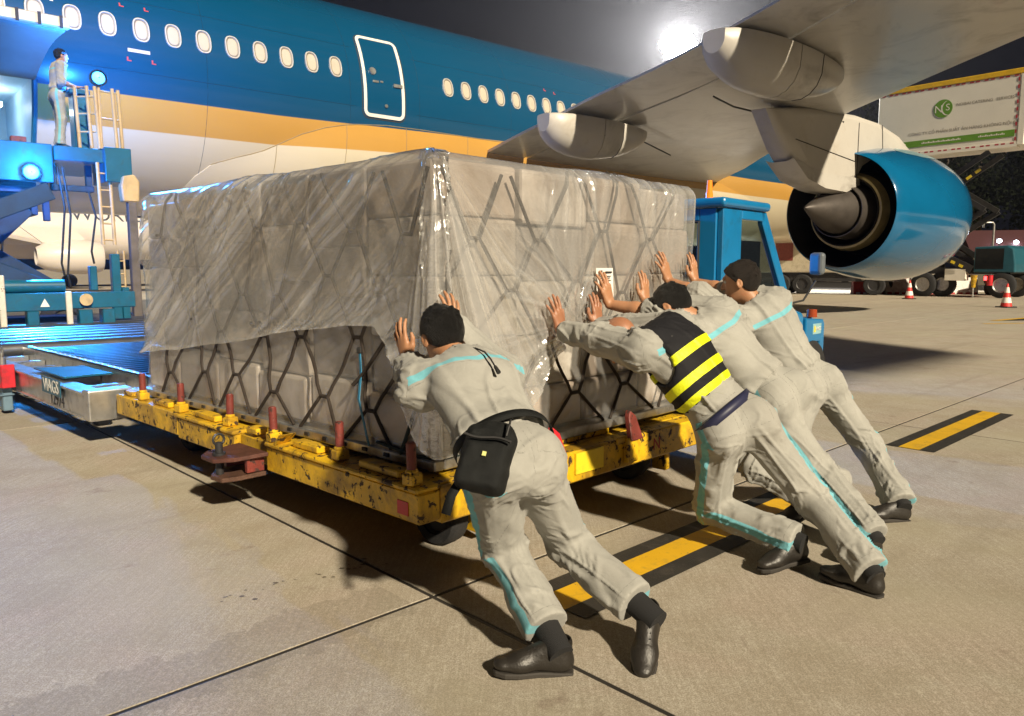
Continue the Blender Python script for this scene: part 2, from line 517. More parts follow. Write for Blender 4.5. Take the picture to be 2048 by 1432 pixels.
# ------------------------------------------------------------------ apron
def concrete(name, joints=False):
    m, nt, b = newmat(name)
    L = nt.links
    P = coords(nt, world_=True)
    oi = nt.nodes.new('ShaderNodeObjectInfo')
    big = noise(nt, P, .55, 5, .6, .5)
    mid = noise(nt, P, 3.2, 6, .65, .3)
    fine = noise(nt, P, 190, 4, .7)
    spk = noise(nt, P, 520, 2, .7)
    mp = nt.nodes.new('ShaderNodeMapping'); mp.inputs['Rotation'].default_value = (0, 0, R(-46)); L.new(P, mp.inputs[0]); mp.inputs['Scale'].default_value = (22, 1.0, 1)
    brm = noise(nt, mp.outputs[0], 4.0, 4, .6)
    c = mixc(nt, ramp(nt, big, [(.32, 0.), (.68, 1.)]), (.47, .43, .36), (.56, .52, .445))
    c = mixc(nt, math_(nt, 'MULTIPLY', ramp(nt, mid, [(.42, 0.), (.62, 1.)]), .5), c, (.34, .285, .21))
    pk = noise(nt, P, 1.1, 4, .6, .8)
    c = mixc(nt, math_(nt, 'MULTIPLY', ramp(nt, pk, [(.50, 0.), (.60, 1.)]), .55), c, (.52, .435, .375))
    c = mixc(nt, math_(nt, 'MULTIPLY', ramp(nt, brm, [(.38, 0.), (.62, 1.)]), .42), c, (.30, .26, .195))
    c = mixc(nt, math_(nt, 'MULTIPLY', ramp(nt, fine, [(.42, 1.), (.56, 0.)]), .6), c, (.15, .125, .09))
    c = mixc(nt, math_(nt, 'MULTIPLY', ramp(nt, spk, [(.60, 0.), (.70, 1.)]), .35), c, (.46, .41, .33))
    g2 = noise(nt, P, 48, 6, .75)
    c = mixc(nt, math_(nt, 'MULTIPLY', ramp(nt, g2, [(.40, 1.), (.55, 0.)]), .40), c, (.27, .23, .17))
    c = mixc(nt, math_(nt, 'MULTIPLY', ramp(nt, g2, [(.56, 0.), (.68, 1.)]), .35), c, (.66, .58, .46))
    gz_ = noise(nt, P, .8, 3, .5)
    c = mixc(nt, math_(nt, 'MULTIPLY', ramp(nt, gz_, [(.50, 0.), (.62, 1.)]), .30), c, (.40, .38, .28))
    st = noise(nt, P, 1.9, 8, .72, 1.2)
    c = mixc(nt, math_(nt, 'MULTIPLY', ramp(nt, st, [(.60, 0.), (.70, 1.)]), .5), c, (.14, .085, .065))
    # worn, rough edge along the long joint, and faint tyre-darkened lanes
    mr = nt.nodes.new('ShaderNodeMapping'); mr.vector_type = 'POINT'; L.new(P, mr.inputs[0])
    mr.inputs['Rotation'].default_value = (0, 0, -R(43.7))
    # shift so the joint runs through zero: rotate(P) - rotate(origin)
    ox, oy = -.32, 2.98; cs_, sn_ = math.cos(R(43.7)), math.sin(R(43.7))
    mr.inputs['Location'].default_value = (-(cs_ * ox + sn_ * oy), -(-sn_ * ox + cs_ * oy), 0)
    sx = nt.nodes.new('ShaderNodeSeparateXYZ'); L.new(mr.outputs[0], sx.inputs[0])
    wob = math_(nt, 'MULTIPLY_ADD', noise(nt, P, 5, 5, .7), .5, -.25)
    yy = math_(nt, 'ADD', sx.outputs[1], wob)
    band = math_(nt, 'MULTIPLY', math_(nt, 'LESS_THAN', math_(nt, 'ABSOLUTE', math_(nt, 'SUBTRACT', yy, .10)), .16), math_(nt, 'LESS_THAN', sx.outputs[0], -.1))
    rough_n = noise(nt, P, 60, 5, .75)
    c = mixc(nt, math_(nt, 'MULTIPLY', math_(nt, 'MULTIPLY', band, ramp(nt, rough_n, [(.38, .25), (.6, 1.)])), .55), c, (.20, .175, .135))
    lane = nt.nodes.new('ShaderNodeMapping'); L.new(mr.outputs[0], lane.inputs[0]); lane.inputs['Scale'].default_value = (.06, .75, 1)
    ln_ = noise(nt, lane.outputs[0], 2.2, 6, .65, .3)
    c = mixc(nt, math_(nt, 'MULTIPLY', ramp(nt, ln_, [(.55, 0.), (.66, 1.)]), .38), c, (.22, .19, .145))
    # per slab tone
    tone = math_(nt, 'MULTIPLY_ADD', oi.outputs['Random'], .16, .92)
    c = mixc(nt, 1.0, c, (0, 0, 0), 'MULTIPLY') if False else c
    mul = nt.nodes.new('ShaderNodeVectorMath'); mul.operation = 'SCALE'; L.new(c, mul.inputs[0]); L.new(tone, mul.inputs['Scale'])
    L.new(mul.outputs[0], b.inputs['Base Color'])
    b.inputs['Roughness'].default_value = .82
    b.inputs['Specular IOR Level'].default_value = .35
    bp = nt.nodes.new('ShaderNodeBump'); bp.inputs['Strength'].default_value = .22; bp.inputs['Distance'].default_value = .004
    h = math_(nt, 'ADD', fine, math_(nt, 'MULTIPLY', brm, .6))
    h = math_(nt, 'ADD', h, math_(nt, 'MULTIPLY', spk, .5))
    L.new(h, bp.inputs['Height']); L.new(bp.outputs[0], b.inputs['Normal'])
    return m

M_CONC = concrete('apron_concrete')
M_SEAL = mat('joint_sealant', (.022, .019, .016), .7, var=.3)
M_ASPH = mat('old_asphalt', (.085, .075, .062), .85, var=.25, vs=2, bump=.5, bs=120)

g = MB()
g.add([(-400, -60, -.05), (400, -60, -.05), (400, 700, -.05), (-400, 700, -.05)], [(0, 1, 2, 3)])
far_ground = tag(g.build('ground', M_CONC), kind='structure')
SLAB_RZ = R(43.7)                       # slab axes: x' along 46.3 deg right of straight ahead, y' 43.7 deg left of it
apron = bpy.data.objects.new('apron', None); COL.objects.link(apron)
apron.location = (-.32, 2.98, 0); apron.rotation_euler = (0, 0, SLAB_RZ); tag(apron, kind='structure')
g = MB(); SL = 4.97
g.add([(-SL * 6, -SL * 6, -.0035), (SL * 14, -SL * 6, -.0035), (SL * 14, SL * 10, -.0035), (-SL * 6, SL * 10, -.0035)], [(0, 1, 2, 3)])
g.build('joint_sealant', M_SEAL, apron)
sl = MB(); gp = .010
sl.bb((gp, gp, -.045), (SL - gp, SL - gp, 0))
slab0 = sl.build('concrete_slab', M_CONC, apron, bevel=.0015)
slab0.location = (0, 0, 0)
for i in range(-3, 13):
    for j in range(-3, 9):
        if (i, j) == (0, 0): continue
        # leave out slabs far behind the camera
        wx = -.32 + math.cos(SLAB_RZ) * (i + .5) * SL - math.sin(SLAB_RZ) * (j + .5) * SL
        wy = 2.98 + math.sin(SLAB_RZ) * (i + .5) * SL + math.cos(SLAB_RZ) * (j + .5) * SL
        if wy < -4 or abs(wx) > 8 + wy * .9 or wy > 46: continue
        c = slab0.copy(); COL.objects.link(c); c.parent = apron
        c.location = (i * SL, j * SL, random.uniform(-.001, .001))

def flat_sheet(name, pts, z, m, parent=None):
    b = MB(); b.add([(x, y, z) for x, y in pts], [tuple(range(len(pts)))])
    return b.build(name, m, parent)

def bdir(az): return np.array([math.sin(R(az)), math.cos(R(az))])
M_YPAINT = mat('yellow_road_paint', (.68, .40, .012), .55, var=.1, vs=3, dirt=(.3, .2, .05), dthr=.6, dscale=9, chip=(.16, .13, .08), cthr=.70, cscale=30, bump=.25, bs=150)
M_KPAINT = mat('black_road_paint', (.022, .020, .017), .7, var=.3, vs=6, dirt=(.07, .06, .05), dthr=.62, dscale=14, bump=.3, bs=150)
bd = bdir(46.3); nd_ = np.array([bd[1], -bd[0]])          # along the dash, and to its right
for k, s0 in enumerate((-3.85, 0.0, 3.82, 7.67)):
    o0 = np.array([.20, 2.93]) + bd * s0
    root = bpy.data.objects.new('ground_marking', None); COL.objects.link(root); root.location = (o0[0], o0[1], 0); tag(root, kind='structure')
    def q(a, b): p = bd * a + nd_ * b; return (p[0], p[1])
    L_ = 2.02
    for (lo, hi, m, nm) in ((-.175, -.085, M_KPAINT, 'black_border'), (-.085, .06, M_YPAINT, 'yellow_dash'), (.06, .165, M_KPAINT, 'black_border')):
        flat_sheet(nm, [q(-.05 + .55 * abs(lo) * 0, lo), q(-.05, hi), q(L_, hi), q(L_, lo)], .004, m, root)
# lane line and wheel-darkened strip further out
o = tag(flat_sheet('lane_line', [(11.2, 18.2), (30, 21.8), (30, 21.95), (11.2, 18.32)], .004, M_YPAINT), kind='structure')
o = tag(flat_sheet('asphalt_strip', [(3.4, 21.5), (9.2, 12.2), (20.0, 12.5), (24, 14.5), (11.0, 19.6)], .003, M_ASPH), kind='structure') if False else None

def hatch(name, pts):
    b = MB(); b.add([(x, y, .004) for x, y in pts], [tuple(range(len(pts)))]); return tag(b.build(name, M_KPAINT), kind='structure')
root = bpy.data.objects.new('ground_marking', None); COL.objects.link(root); tag(root, kind='structure')
flat_sheet('black_panel', [(12.3, 19.4), (14.6, 20.9), (18.5, 21.6), (18.5, 19.6)], .004, M_KPAINT, root)
flat_sheet('yellow_edge', [(12.0, 19.35), (14.3, 20.95), (14.6, 20.95), (12.3, 19.35)], .008, M_YPAINT, root)
# dried spill spots on the slab left of the dolly, and a few bits of litter
spots = MB()
for _ in range(26):
    t = random.random(); x = -1.2 + t * .62 + random.gauss(0, .03); y = 2.95 + t * .42 + random.gauss(0, .035); r = random.uniform(.003, .009)
    n_ = 7; ph = random.random() * 6
    spots.add([(x + r * (1 + .4 * math.sin(3 * a + ph)) * math.cos(a) * 1.5, y + r * math.sin(a), .003) for a in [2 * PI * i / n_ for i in range(n_)]], [tuple(range(n_))])
tag(spots.build('oil_spots', mat('oil_spot', (.12, .10, .075), .7)), kind='stuff')
tw = MB(); tw.tube([(-1.47, 2.05, .006), (-1.475, 2.09, .008), (-1.47, 2.13, .006)], .004)
tag(tw.build('twig', MT['dark']), 'small dark twig lying on the bare concrete near the left edge', 'twig')

# ------------------------------------------------------------------ the airliner
AZ = 49.18
PL_RZ = R(90 - AZ)
UW = V(math.sin(R(AZ)), math.cos(R(AZ)), 0); NW = V(math.cos(R(AZ)), -math.sin(R(AZ)), 0)
RF, ZC = 2.98, 5.57
plane = thing('airliner', 'parked wide-body airliner painted blue, gold and cream behind the wrapped cargo', 'airplane', tuple(-20.5 * NW), PL_RZ)
def PQ(s, q, z): return (s, -q, z)                         # along the fuselage, towards the viewer, up

def livery(name):
    m, nt, b = newmat(name); L = nt.links
    tc = nt.nodes.new('ShaderNodeTexCoord'); sp = nt.nodes.new('ShaderNodeSeparateXYZ'); L.new(tc.outputs['Object'], sp.inputs[0])
    x, z = sp.outputs[0], sp.outputs[2]
    # the gold band: its two edges run nearly level and rise a little towards mid-fuselage
    e1 = math_(nt, 'MULTIPLY_ADD', ramp(nt, math_(nt, 'MULTIPLY', x, 1 / 40.), [(.0, .0), (.2, .0), (.42, 1.), (.7, .0)]), .16, 4.865)
    e2 = math_(nt, 'MULTIPLY_ADD', ramp(nt, math_(nt, 'MULTIPLY', x, 1 / 40.), [(.0, .0), (.2, .0), (.32, 1.), (.8, .0)]), .14, 4.22)
    f1 = math_(nt, 'MULTIPLY_ADD', math_(nt, 'SUBTRACT', z, e1), 60, .5, clamp=True)
    f2 = math_(nt, 'MULTIPLY_ADD', math_(nt, 'SUBTRACT', z, e2), 60, .5, clamp=True)
    P = coords(nt); n = noise(nt, P, .7, 5, .6)
    mp = nt.nodes.new('ShaderNodeMapping'); mp.inputs['Scale'].default_value = (.4, 8, 8); L.new(tc.outputs['Object'], mp.inputs[0])
    n2 = noise(nt, mp.outputs[0], 1.5, 5, .6)
    blue = mixc(nt, n, (.001, .058, .135), (.0015, .064, .148))
    gold = mixc(nt, n, (.50, .27, .055), (.56, .31, .07))
    cream = mixc(nt, n, (.60, .53, .38), (.66, .59, .43))
    c = mixc(nt, f2, cream, gold); c = mixc(nt, f1, c, blue)
    c = mixc(nt, math_(nt, 'MULTIPLY', ramp(nt, n2, [(.5, 0.), (.75, 1.)]), .04), c, (.10, .09, .08))
    L.new(c, b.inputs['Base Color'])
    L.new(math_(nt, 'MULTIPLY_ADD', n2, .08, .20), b.inputs['Roughness'])
    b.inputs['Coat Weight'].default_value = .35; b.inputs['Coat Roughness'].default_value = .12
    bp = nt.nodes.new('ShaderNodeBump'); bp.inputs['Strength'].default_value = .05; bp.inputs['Distance'].default_value = .05
    L.new(noise(nt, P, 1.3, 2, .5), bp.inputs['Height']); L.new(bp.outputs[0], b.inputs['Normal'])
    return m
M_LIV = livery('airliner_livery')
M_GREY = mat('wing_grey_paint', (.50, .48, .44), .36, var=.08, vs=.6, dirt=(.23, .21, .185), dthr=.58, dscale=.9, coat=.15)
M_WGREY2 = mat('fairing_white_paint', (.50, .475, .43), .4, var=.06, vs=1, dirt=(.4, .36, .3), dthr=.62, dscale=2)
M_NAC = mat('nacelle_blue_paint', (.003, .115, .26), .16, var=.08, vs=1, coat=.8, rvar=.05)
M_SEAM = mat('dark_seam', (.03, .028, .026), .7)
M_ENG = mat('engine_dark_metal', (.045, .042, .04), .45, .6, var=.3, vs=4)
M_TI = mat('heat_stained_titanium', (.085, .074, .066), .5, .5, var=.25, vs=3, dirt=(.07, .06, .055), dthr=.55)
M_PANE = mat('drawn_window_shade', (.50, .44, .35), .5, var=.06, vs=4)
M_GAPW = mat('window_inner_ring', (.20, .18, .15), .4)
M_RIM = mat('window_rim_metal', (.66, .63, .58), .35, .3, var=.05)
M_INT = mat('hold_lining', (.45, .60, .68), .5, var=.1, vs=2)

def fus(s, ang, r=RF):
    """point on the fuselage skin; ang from level on the viewer's side, up positive"""
    taper = 1.0; dz = 0
    if s > 40: t = min((s - 40) / 9.0, 1); taper = math.sqrt(max(1 - t * t, .0004)); dz = -.55 * t * t
    return PQ(s, r * taper * math.cos(ang), ZC + dz + r * taper * math.sin(ang))

# skin, with the open hold door cut out of it
DS0, DS1, DA0, DA1 = .35, 3.06, R(-42), R(-11)
ss = [-14, -9, -5, -2, DS0] + [DS0 + (DS1 - DS0) * i / 6 for i in range(1, 7)] + [4, 5.5, 7, 9, 11, 14, 17, 20, 23, 26, 29, 32, 35, 38, 40] + [40 + 9 * t for t in (.2, .4, .55, .7, .8, .88, .94, .98, 1.)]
aa = [R(a) for a in range(-180, -42, 6)] + [DA0 + (DA1 - DA0) * i / 8 for i in range(9)] + [R(a) for a in range(-8, 180, 4)]
b = MB(); nS, nA = len(ss), len(aa)
vs = [fus(s, a) for s in ss for a in aa]
fs = []
for i in range(nS - 1):
    for j in range(nA):
        j2 = (j + 1) % nA
        if DS0 - .01 <= ss[i] < DS1 - .01 and DA0 - .01 <= aa[j] < DA1 - .01: continue
        fs.append((i * nA + j, i * nA + j2, (i + 1) * nA + j2, (i + 1) * nA + j))
b.add(vs, fs); fuselage = b.build('fuselage', M_LIV, plane, smooth=50)

# hold: lining, sill frame, ceiling lamp
b = MB()
def arc(s, r, n=9): return [fus(s, DA0 + (DA1 - DA0) * i / (n - 1), r) for i in range(n)]
zb, zt = ZC + RF * math.sin(DA0), ZC + RF * math.sin(DA1)
qi = -.6
b.add([PQ(DS0, qi, zb), PQ(DS1, qi, zb), PQ(DS1, qi, zt), PQ(DS0, qi, zt)], [(0, 1, 2, 3)])
for s in (DS0, DS1):
    a_ = arc(s, RF - .01); b.add(a_ + [PQ(s, qi, zt), PQ(s, qi, zb)], [tuple(range(len(a_) + 2))])
for (ang, z) in ((DA0, zb), (DA1, zt)):
    b.add([fus(DS0, ang, RF - .01), fus(DS1, ang, RF - .01), PQ(DS1, qi, z), PQ(DS0, qi, z)], [(0, 1, 2, 3)])
b.build('hold_interior', M_INT, plane)
b = MB()
for s in (DS0, DS1): b.tube([fus(s, DA0 + (DA1 - DA0) * i / 10, RF + .01) for i in range(11)], .05, 6)
for a_ in (DA0, DA1): b.tube([fus(DS0, a_, RF + .01), fus(DS1, a_, RF + .01)], .05, 6)
b.build('hold_frame', MT['loader'], plane, smooth=40)
b = MB(); b.bb((2.0, -1.2, zt - .35), (2.75, -.95, zt - .27)); b.build('hold_lamp', lamp_mat('hold_lamp_glow', (.85, .95, 1), 14), plane)
# the hold door, swung up and out
b = MB(); n = 10
G = []
for i in range(n + 1):
    t = i / n
    q = 2.93 + 1.62 * t; z = 4.98 + .10 * math.sin(t * PI) * 1.5 + .60 * t
    G.append([PQ(s, q, z + .0) for s in (DS0 - .1, .8, 1.6, 2.4, DS1 + .24 * t)])
b.grid(G)
dr = b.build('hold_door', mat('door_lining_grey', (.20, .23, .22), .55, var=.12, vs=2), plane, smooth=60, solid=.10)
b = MB(); b.bb(PQ(DS0 - .1, 4.72, 5.50), PQ(DS1 + .29, 4.56, 5.69)); b.build('door_edge', M_RIM, dr, bevel=.02)
for k in range(9):
    b = MB(); s = .55 + k * .33; b.bb(PQ(s, 4.735, 5.49), PQ(s + .05, 4.71, 5.70)); b.build('latch', M_SEAM, dr)

# windows
win_s = [3.14 + .635 * k - 2 * .635 for k in range(12)] + [3.14 + .635 * 10]
win_s = [3.14 - .635 * 2 + .635 * k for k in range(12 + 1)] + [12.88 + .617 * k for k in range(11)]
WA = math.asin((6.21 - ZC) / RF)
first = None
def make_window():
    e = bpy.data.objects.new('window', None); COL.objects.link(e); e.parent = plane
    n = 22
    def ring(hw, hh, off): 
        out = []
        for i in range(n):
            t = 2 * PI * i / n
            x = hw * math.copysign(abs(math.cos(t)) ** .75, math.cos(t)); y = hh * math.copysign(abs(math.sin(t)) ** .75, math.sin(t))
            a = WA + y / RF
            p = fus(0, a, RF + off); out.append((x, p[1], p[2]))
        return out
    r = [ring(.168, .262, .004), ring(.160, .252, .028), ring(.142, .232, .028), ring(.132, .222, -.01)]
    b = MB(); b.grid(np.array(r), wrap=True); b.build('frame', M_RIM, e, smooth=60)
    b = MB(); rr = ring(.136, .226, .006); b.add(rr, [tuple(range(n))]); b.build('pane', M_GAPW, e)
    b = MB(); ro = ring(.112, .198, .007); ri = ring(.104, .190, .014); b.grid(np.array([ro, ri]), wrap=True); b.add(ring(.104, .190, .014), [tuple(range(n))])
    b.build('shade', M_PANE, e, smooth=40)
    return e
w0 = make_window(); w0.location = (win_s[0], 0, 0)
for s in win_s[1:]:
    c = copy_tree(w0); c.location = (s, 0, 0)

# cabin door
def skin_strip(pts, w, off, th):
    """a raised band on the skin along (s, angle) points"""
    G = []
    for i, (s, a) in enumerate(pts):
        s0, a0 = pts[(i - 1) % len(pts)]; s1, a1 = pts[(i + 1) % len(pts)]
        d = unit((s1 - s0, (a1 - a0) * RF)); nrm = (-d[1], d[0])
        row = []
        for (k, h) in ((-w / 2, off), (-w / 2, off + th), (w / 2, off + th), (w / 2, off)):
            row.append(fus(s + nrm[0] * k, a + nrm[1] * k / RF, RF + h))
        G.append(row)
    return G
def rrect(s0, s1, a0, a1, r):
    pts = []
    for (cs, ca, t0) in ((s1 - r, a1 - r / RF, 0), (s0 + r, a1 - r / RF, 90), (s0 + r, a0 + r / RF, 180), (s1 - r, a0 + r / RF, 270)):
        for k in range(6):
            t = R(t0 + 18 * k); pts.append((cs + r * math.cos(t), ca + r * math.sin(t) / RF))
    # subdivide the long sides so they follow the skin
    out = []
    for i, p in enumerate(pts):
        q_ = pts[(i + 1) % len(pts)]; out.append(p)
        m_ = int(math.hypot(q_[0] - p[0], (q_[1] - p[1]) * RF) / .2)
        for k in range(1, m_ + 1): t = k / (m_ + 1); out.append((p[0] + (q_[0] - p[0]) * t, p[1] + (q_[1] - p[1]) * t))
    return out
D0, D1 = 10.26, 11.38
A0, A1 = R(-7.6), R(32.0)
door = bpy.data.objects.new('door', None); COL.objects.link(door); door.parent = plane
b = MB()
G = [[fus(s, A0 + (A1 - A0) * i / 12, RF + .012) for i in range(13)] for s in (D0, (D0 + D1) / 2, D1)]
b.grid(G); b.build('door_panel', M_LIV, door, smooth=60)
b = MB(); rr = rrect(D0, D1, A0, A1, .13); G = skin_strip(rr, .085, .014, .012); b.grid(np.array(G + [G[0]]), wrap=False); b.build('door_outline', mat('white_marking', (.78, .75, .68), .4, var=.04), door, smooth=50)
b = MB(); rr = rrect(D0 - .075, D1 + .075, A0 - .028, A1 + .02, .19); G = skin_strip(rr, .022, .001, .004); b.grid(np.array(G + [G[0]])); b.build('door_gap', M_SEAM, door)
b = MB()
c0 = V(*fus(10.52, R(13.5), RF + .02)); nn = unit(V(0, -math.cos(R(13.5)), math.sin(R(13.5))))
b.cyl(c0, c0 + nn * .03, .10, .09, 20); b.build('porthole', MT['alu'], door, smooth=40)
for (s, a, ds, da_) in ((10.50, 8.6, .17, 1.0), (10.72, 8.9, .08, .8), (11.10, 8.0, .26, 1.6)):
    G = [[fus(s_, R(a_), RF + .03) for a_ in (a - da_ / 2, a + da_ / 2)] for s_ in (s, s + ds)]
    b = MB(); b.grid(G); b.build('handle', MT['alu'], door, solid=.02)
b = MB(); c0 = V(*fus(10.86, R(-2.5), RF + .02)); b.cyl(c0, c0 + nn * .02, .045, n=12); b.build('vent_cap', MT['alu'], door)
# paint marks and the white hold-door strip
b = MB()
def patch(b, s, a, ds, da_, off=.006): b.grid([[fus(s_, a_, RF + off) for a_ in (a, a + da_)] for s_ in (s, s + ds)])
patch(b, 4.75, R(3.0), .43, R(1.3)); b.build('white_marking', M_RIM, plane, solid=.012)
b = MB(); patch(b, 3.42, R(6), .06, R(13)); b.build('white_marking', M_RIM, plane, solid=.012)
b = MB()
for (s, a) in ((4.68, 21.0), (5.16, 21.0), (4.72, -.7), (5.20, -.6), (16.6, 22), (17.0, 21)):
    patch(b, s, R(a), .09, R(.45)); patch(b, s, R(a), .03, R(1.6), .009)
b.build('red_marking', mat('red_marking_paint', (.5, .05, .06), .5), plane)

b = MB()
for s_ in (6.35, 9.85, 11.9, 15.1, 20.2): b.tube([V(*fus(s_, R(a_), RF + .0005)) for a_ in range(-60, 100, 5)], .0045, 4)
for a_ in (24.5, -4.5): b.tube([V(*fus(s_, R(a_), RF + .0005)) for s_ in (3.4, 6.35, 10.0)], .004, 4); b.tube([V(*fus(s_, R(a_), RF + .0005)) for s_ in (11.8, 16, 24)], .004, 4)
b.build('panel_seam', mat('blue_panel_seam', (.004, .03, .06), .5), plane)['kind'] = 'stuff'
# belly fairing: a swollen shell under the wing root with a stepped edge
bord = [(5.7, -88), (5.95, -62), (6.16, -49.3), (6.56, -39.6), (7.1, -35), (7.65, -31.2), (8.57, -21.1), (9.2, -16.5), (9.86, -13.5), (10.9, -11.8), (12.1, -11.6), (14, -12), (18, -12), (22, -14), (26, -20), (29, -32), (31, -60), (31.5, -88)]
fs_ = np.linspace(5.7, 31.5, 90); fa = np.interp(fs_, [p[0] for p in bord], [p[1] for p in bord])
G = []
for s, a in zip(fs_, fa):
    row = []
    for i in range(28):
        t = i / 27.; ang = a + (-150 - a) * t
        dd = abs(ang - a) / 30.0
        edge = min((s - 5.7) / 3.5, (31.5 - s) / 5, 1)
        sw = .02 + .42 * (1 - math.exp(-dd * 1.3)) * (.25 + .75 * max(edge, 0))
        row.append(fus(s, R(ang), RF + sw))
    G.append([fus(s, R(a), RF - .01)] + row)
b = MB(); b.grid(G); belly = b.build('belly_fairing', M_LIV, plane, smooth=35)
b = MB()
for s in (7.95, 9.9, 11.6, 13.4):
    i0 = int(np.argmin(abs(fs_ - s))); b.tube([V(*p) + V(0, -.004, 0) for p in G[i0][1:14]], .007, 4)
b.tube([V(*fus(s, R(a + .25), RF + .004)) for s, a in zip(fs_[3:70], fa[3:70])], .012, 4)
b.build('panel_seam', mat('panel_seam_paint', (.30, .23, .12), .6), belly)
# ------------------------------------------------------------------ wing, flaps, fairings, engine
DIH = math.tan(R(6))
def wz(q): return 5.0 + DIH * (q - 10.5)
LEp = [(2.4, 26.2), (3.4, 25.2), (5.2, 24.0), (7.5, 21.9), (10.85, 19.6), (13.8, 18.0), (15.4, 17.2), (20, 14.7), (26, 11.2)]
GPp = [(2.4, 15.9), (7.56, 14.75), (10.2, 14.25), (11.4, 13.86), (13.0, 13.14), (14.7, 12.44), (20, 10.1), (26, 7.6)]
TEp = [(2.4, 14.4), (4.2, 13.89), (8.35, 12.81), (10.3, 12.45), (13.0, 11.74), (14.1, 11.35), (20, 8.9), (26, 6.4)]
def ip(tab, q): return float(np.interp(q, [p[0] for p in tab], [p[1] for p in tab]))
def section(q, f0, f1, n=14):
    """lower then upper surface between chord fractions f0 (towards the trailing edge = 1) ; closed loop"""
    le, te = ip(LEp, q), ip(TEp, q); ch = le - te
    th = .115 * ch * (1 - .02 * q)
    low, up = [], []
    for i in range(n + 1):
        x = f0 + (f1 - f0) * i / n
        y = 2.6 * (.2969 * math.sqrt(x) - .126 * x - .3516 * x * x + .2843 * x ** 3 - .1015 * x ** 4)
        low.append(PQ(le - x * ch, q, wz(q) + .10 * (x > .0) * 0 + .38 * th * (1 - y) * .9 - .02))
        up.append(PQ(le - x * ch, q, wz(q) + .38 * th + th * y * 1.05))
    return low + up[::-1]
def gapf(q): le, te, gp_ = ip(LEp, q), ip(TEp, q), ip(GPp, q); return (le - gp_) / (le - te)
qs = [2.2, 3.4, 5, 6.5, 8, 9.5, 11, 12.5, 14, 16, 18, 21, 24, 27]
b = MB(); b.grid([section(q, 0.0, gapf(q)) for q in qs], wrap=True)
b.add(section(27, 0, gapf(27)), [tuple(range(30))])
wing = b.build('wing', M_GREY, plane, smooth=45)
for (qa, qb) in ((2.9, 6.62), (6.70, 11.86), (12.0, 26.9)):
    b = MB(); qq = np.linspace(qa, qb, 8)
    b.grid([section(q, gapf(q) + .028 / 1.0 * .45, 1.0, 8) for q in qq], wrap=True)
    for q in (qa, qb): b.add(section(q, gapf(q) + .0126, 1.0, 8), [tuple(range(18))])
    b.build('flap', M_GREY, plane, smooth=45)
b = MB(); b.tube([PQ(15.0, 7.4, wz(7.4) + .02), PQ(18.3, 6.3, wz(6.3) - .01)], .02, 4)
b.tube([PQ(s, q, wz(q) - .005) for s, q in ((14.45, 10.4), (15.6, 10.15), (16.9, 10.15), (18.4, 10.4), (19.6, 10.75))], .022, 4)
b.tube([PQ(s, 6.95 + (s - 13.6) * .12, wz(7) - .02) for s in (13.9, 14.4, 15.2, 16.0)], .016, 4)
b.build('panel_seam', M_SEAM, wing)
# flap-track fairings: a grey canoe with a white tip
def canoe(q, s_tail, s_nose, depth, width, zoff=0.0):
    root = bpy.data.objects.new('flap_fairing', None); COL.objects.link(root); root.parent = plane
    L_ = s_nose - s_tail
    def ring(t):
        s = s_tail + L_ * t
        e = (t ** .36) * ((1 - t) ** .62) * 1.72 if 0 < t < 1 else 0.0
        e = min(e, 1.0)
        zt_ = wz(q) + .12 + zoff
        return [PQ(s, q + width * .5 * e * math.cos(a), zt_ - .05 - depth * e * max(0, math.sin(a)) ** .8 if math.sin(a) > 0 else zt_ + .1 * e * -math.sin(a)) for a in [2 * PI * i / 18 for i in range(18)]]
    tip = .42
    b = MB(); b.grid([ring(t) for t in np.linspace(.012, tip, 12)], wrap=True); b.add(ring(.012), [tuple(range(18))]); b.build('tip', M_WGREY2, root, smooth=60)
    b = MB(); b.grid([ring(t) for t in np.linspace(tip + .004, .996, 18)], wrap=True); b.build('fairing_body', M_GREY, root, smooth=60)
    b = MB(); r_ = ring(.62); b.tube([V(*p) for p in r_[:10]], .012, 4); b.build('panel_seam', M_SEAM, root)
    return root
canoe(7.3, 12.3, 16.0, .90, 1.2)
canoe(12.45, 11.42, 16.0, .88, 1.3, -.02)
canoe(17.5, 8.2, 14.0, .5, .66)
# landing-light dot and red beacon marks under the wing
b = MB(); b.box(PQ(20.2, 9.3, wz(9.3) - .02), (.26, .12, .05)); b.build('wing_light', lamp_mat('wing_light_glow', (.75, .9, 1), 3), plane)
b = MB(); b.box(PQ(13.35, 16.7, wz(16.7) - .03), (.1, .05, .03)); b.box(PQ(13.7, 16.9, wz(16.9) - .03), (.12, .04, .03)); b.build('red_marking', mat('red_tag', (.6, .03, .04), .5), wing)

# engine
EQ, EZ = 10.4, 2.83
eng = bpy.data.objects.new('engine', None); COL.objects.link(eng); eng.parent = plane
ctr = PQ(0, EQ, EZ); ax = (1, 0, 0)
b = MB(); b.lathe([(20.28, 1.50), (20.30, 1.53), (20.8, 1.635), (21.6, 1.77), (22.4, 1.85), (23.2, 1.88), (24.0, 1.86), (24.7, 1.76), (25.2, 1.60), (25.34, 1.5)], ctr, ax, 72); b.build('nacelle', M_NAC, eng, smooth=60)
b = MB(); b.lathe([(25.34, 1.5), (25.4, 1.44), (25.36, 1.38), (25.0, 1.33), (24.0, 1.33)], ctr, ax, 64); b.build('inlet_lip', MT['alu'], eng, smooth=60)
b = MB(); b.lathe([(20.28, 1.50), (20.9, 1.47), (21.9, 1.42), (23.4, 1.38), (23.45, .3)], ctr, ax, 64); b.build('exhaust_duct', mat('duct_black', (.014, .014, .016), .6), eng, smooth=60)
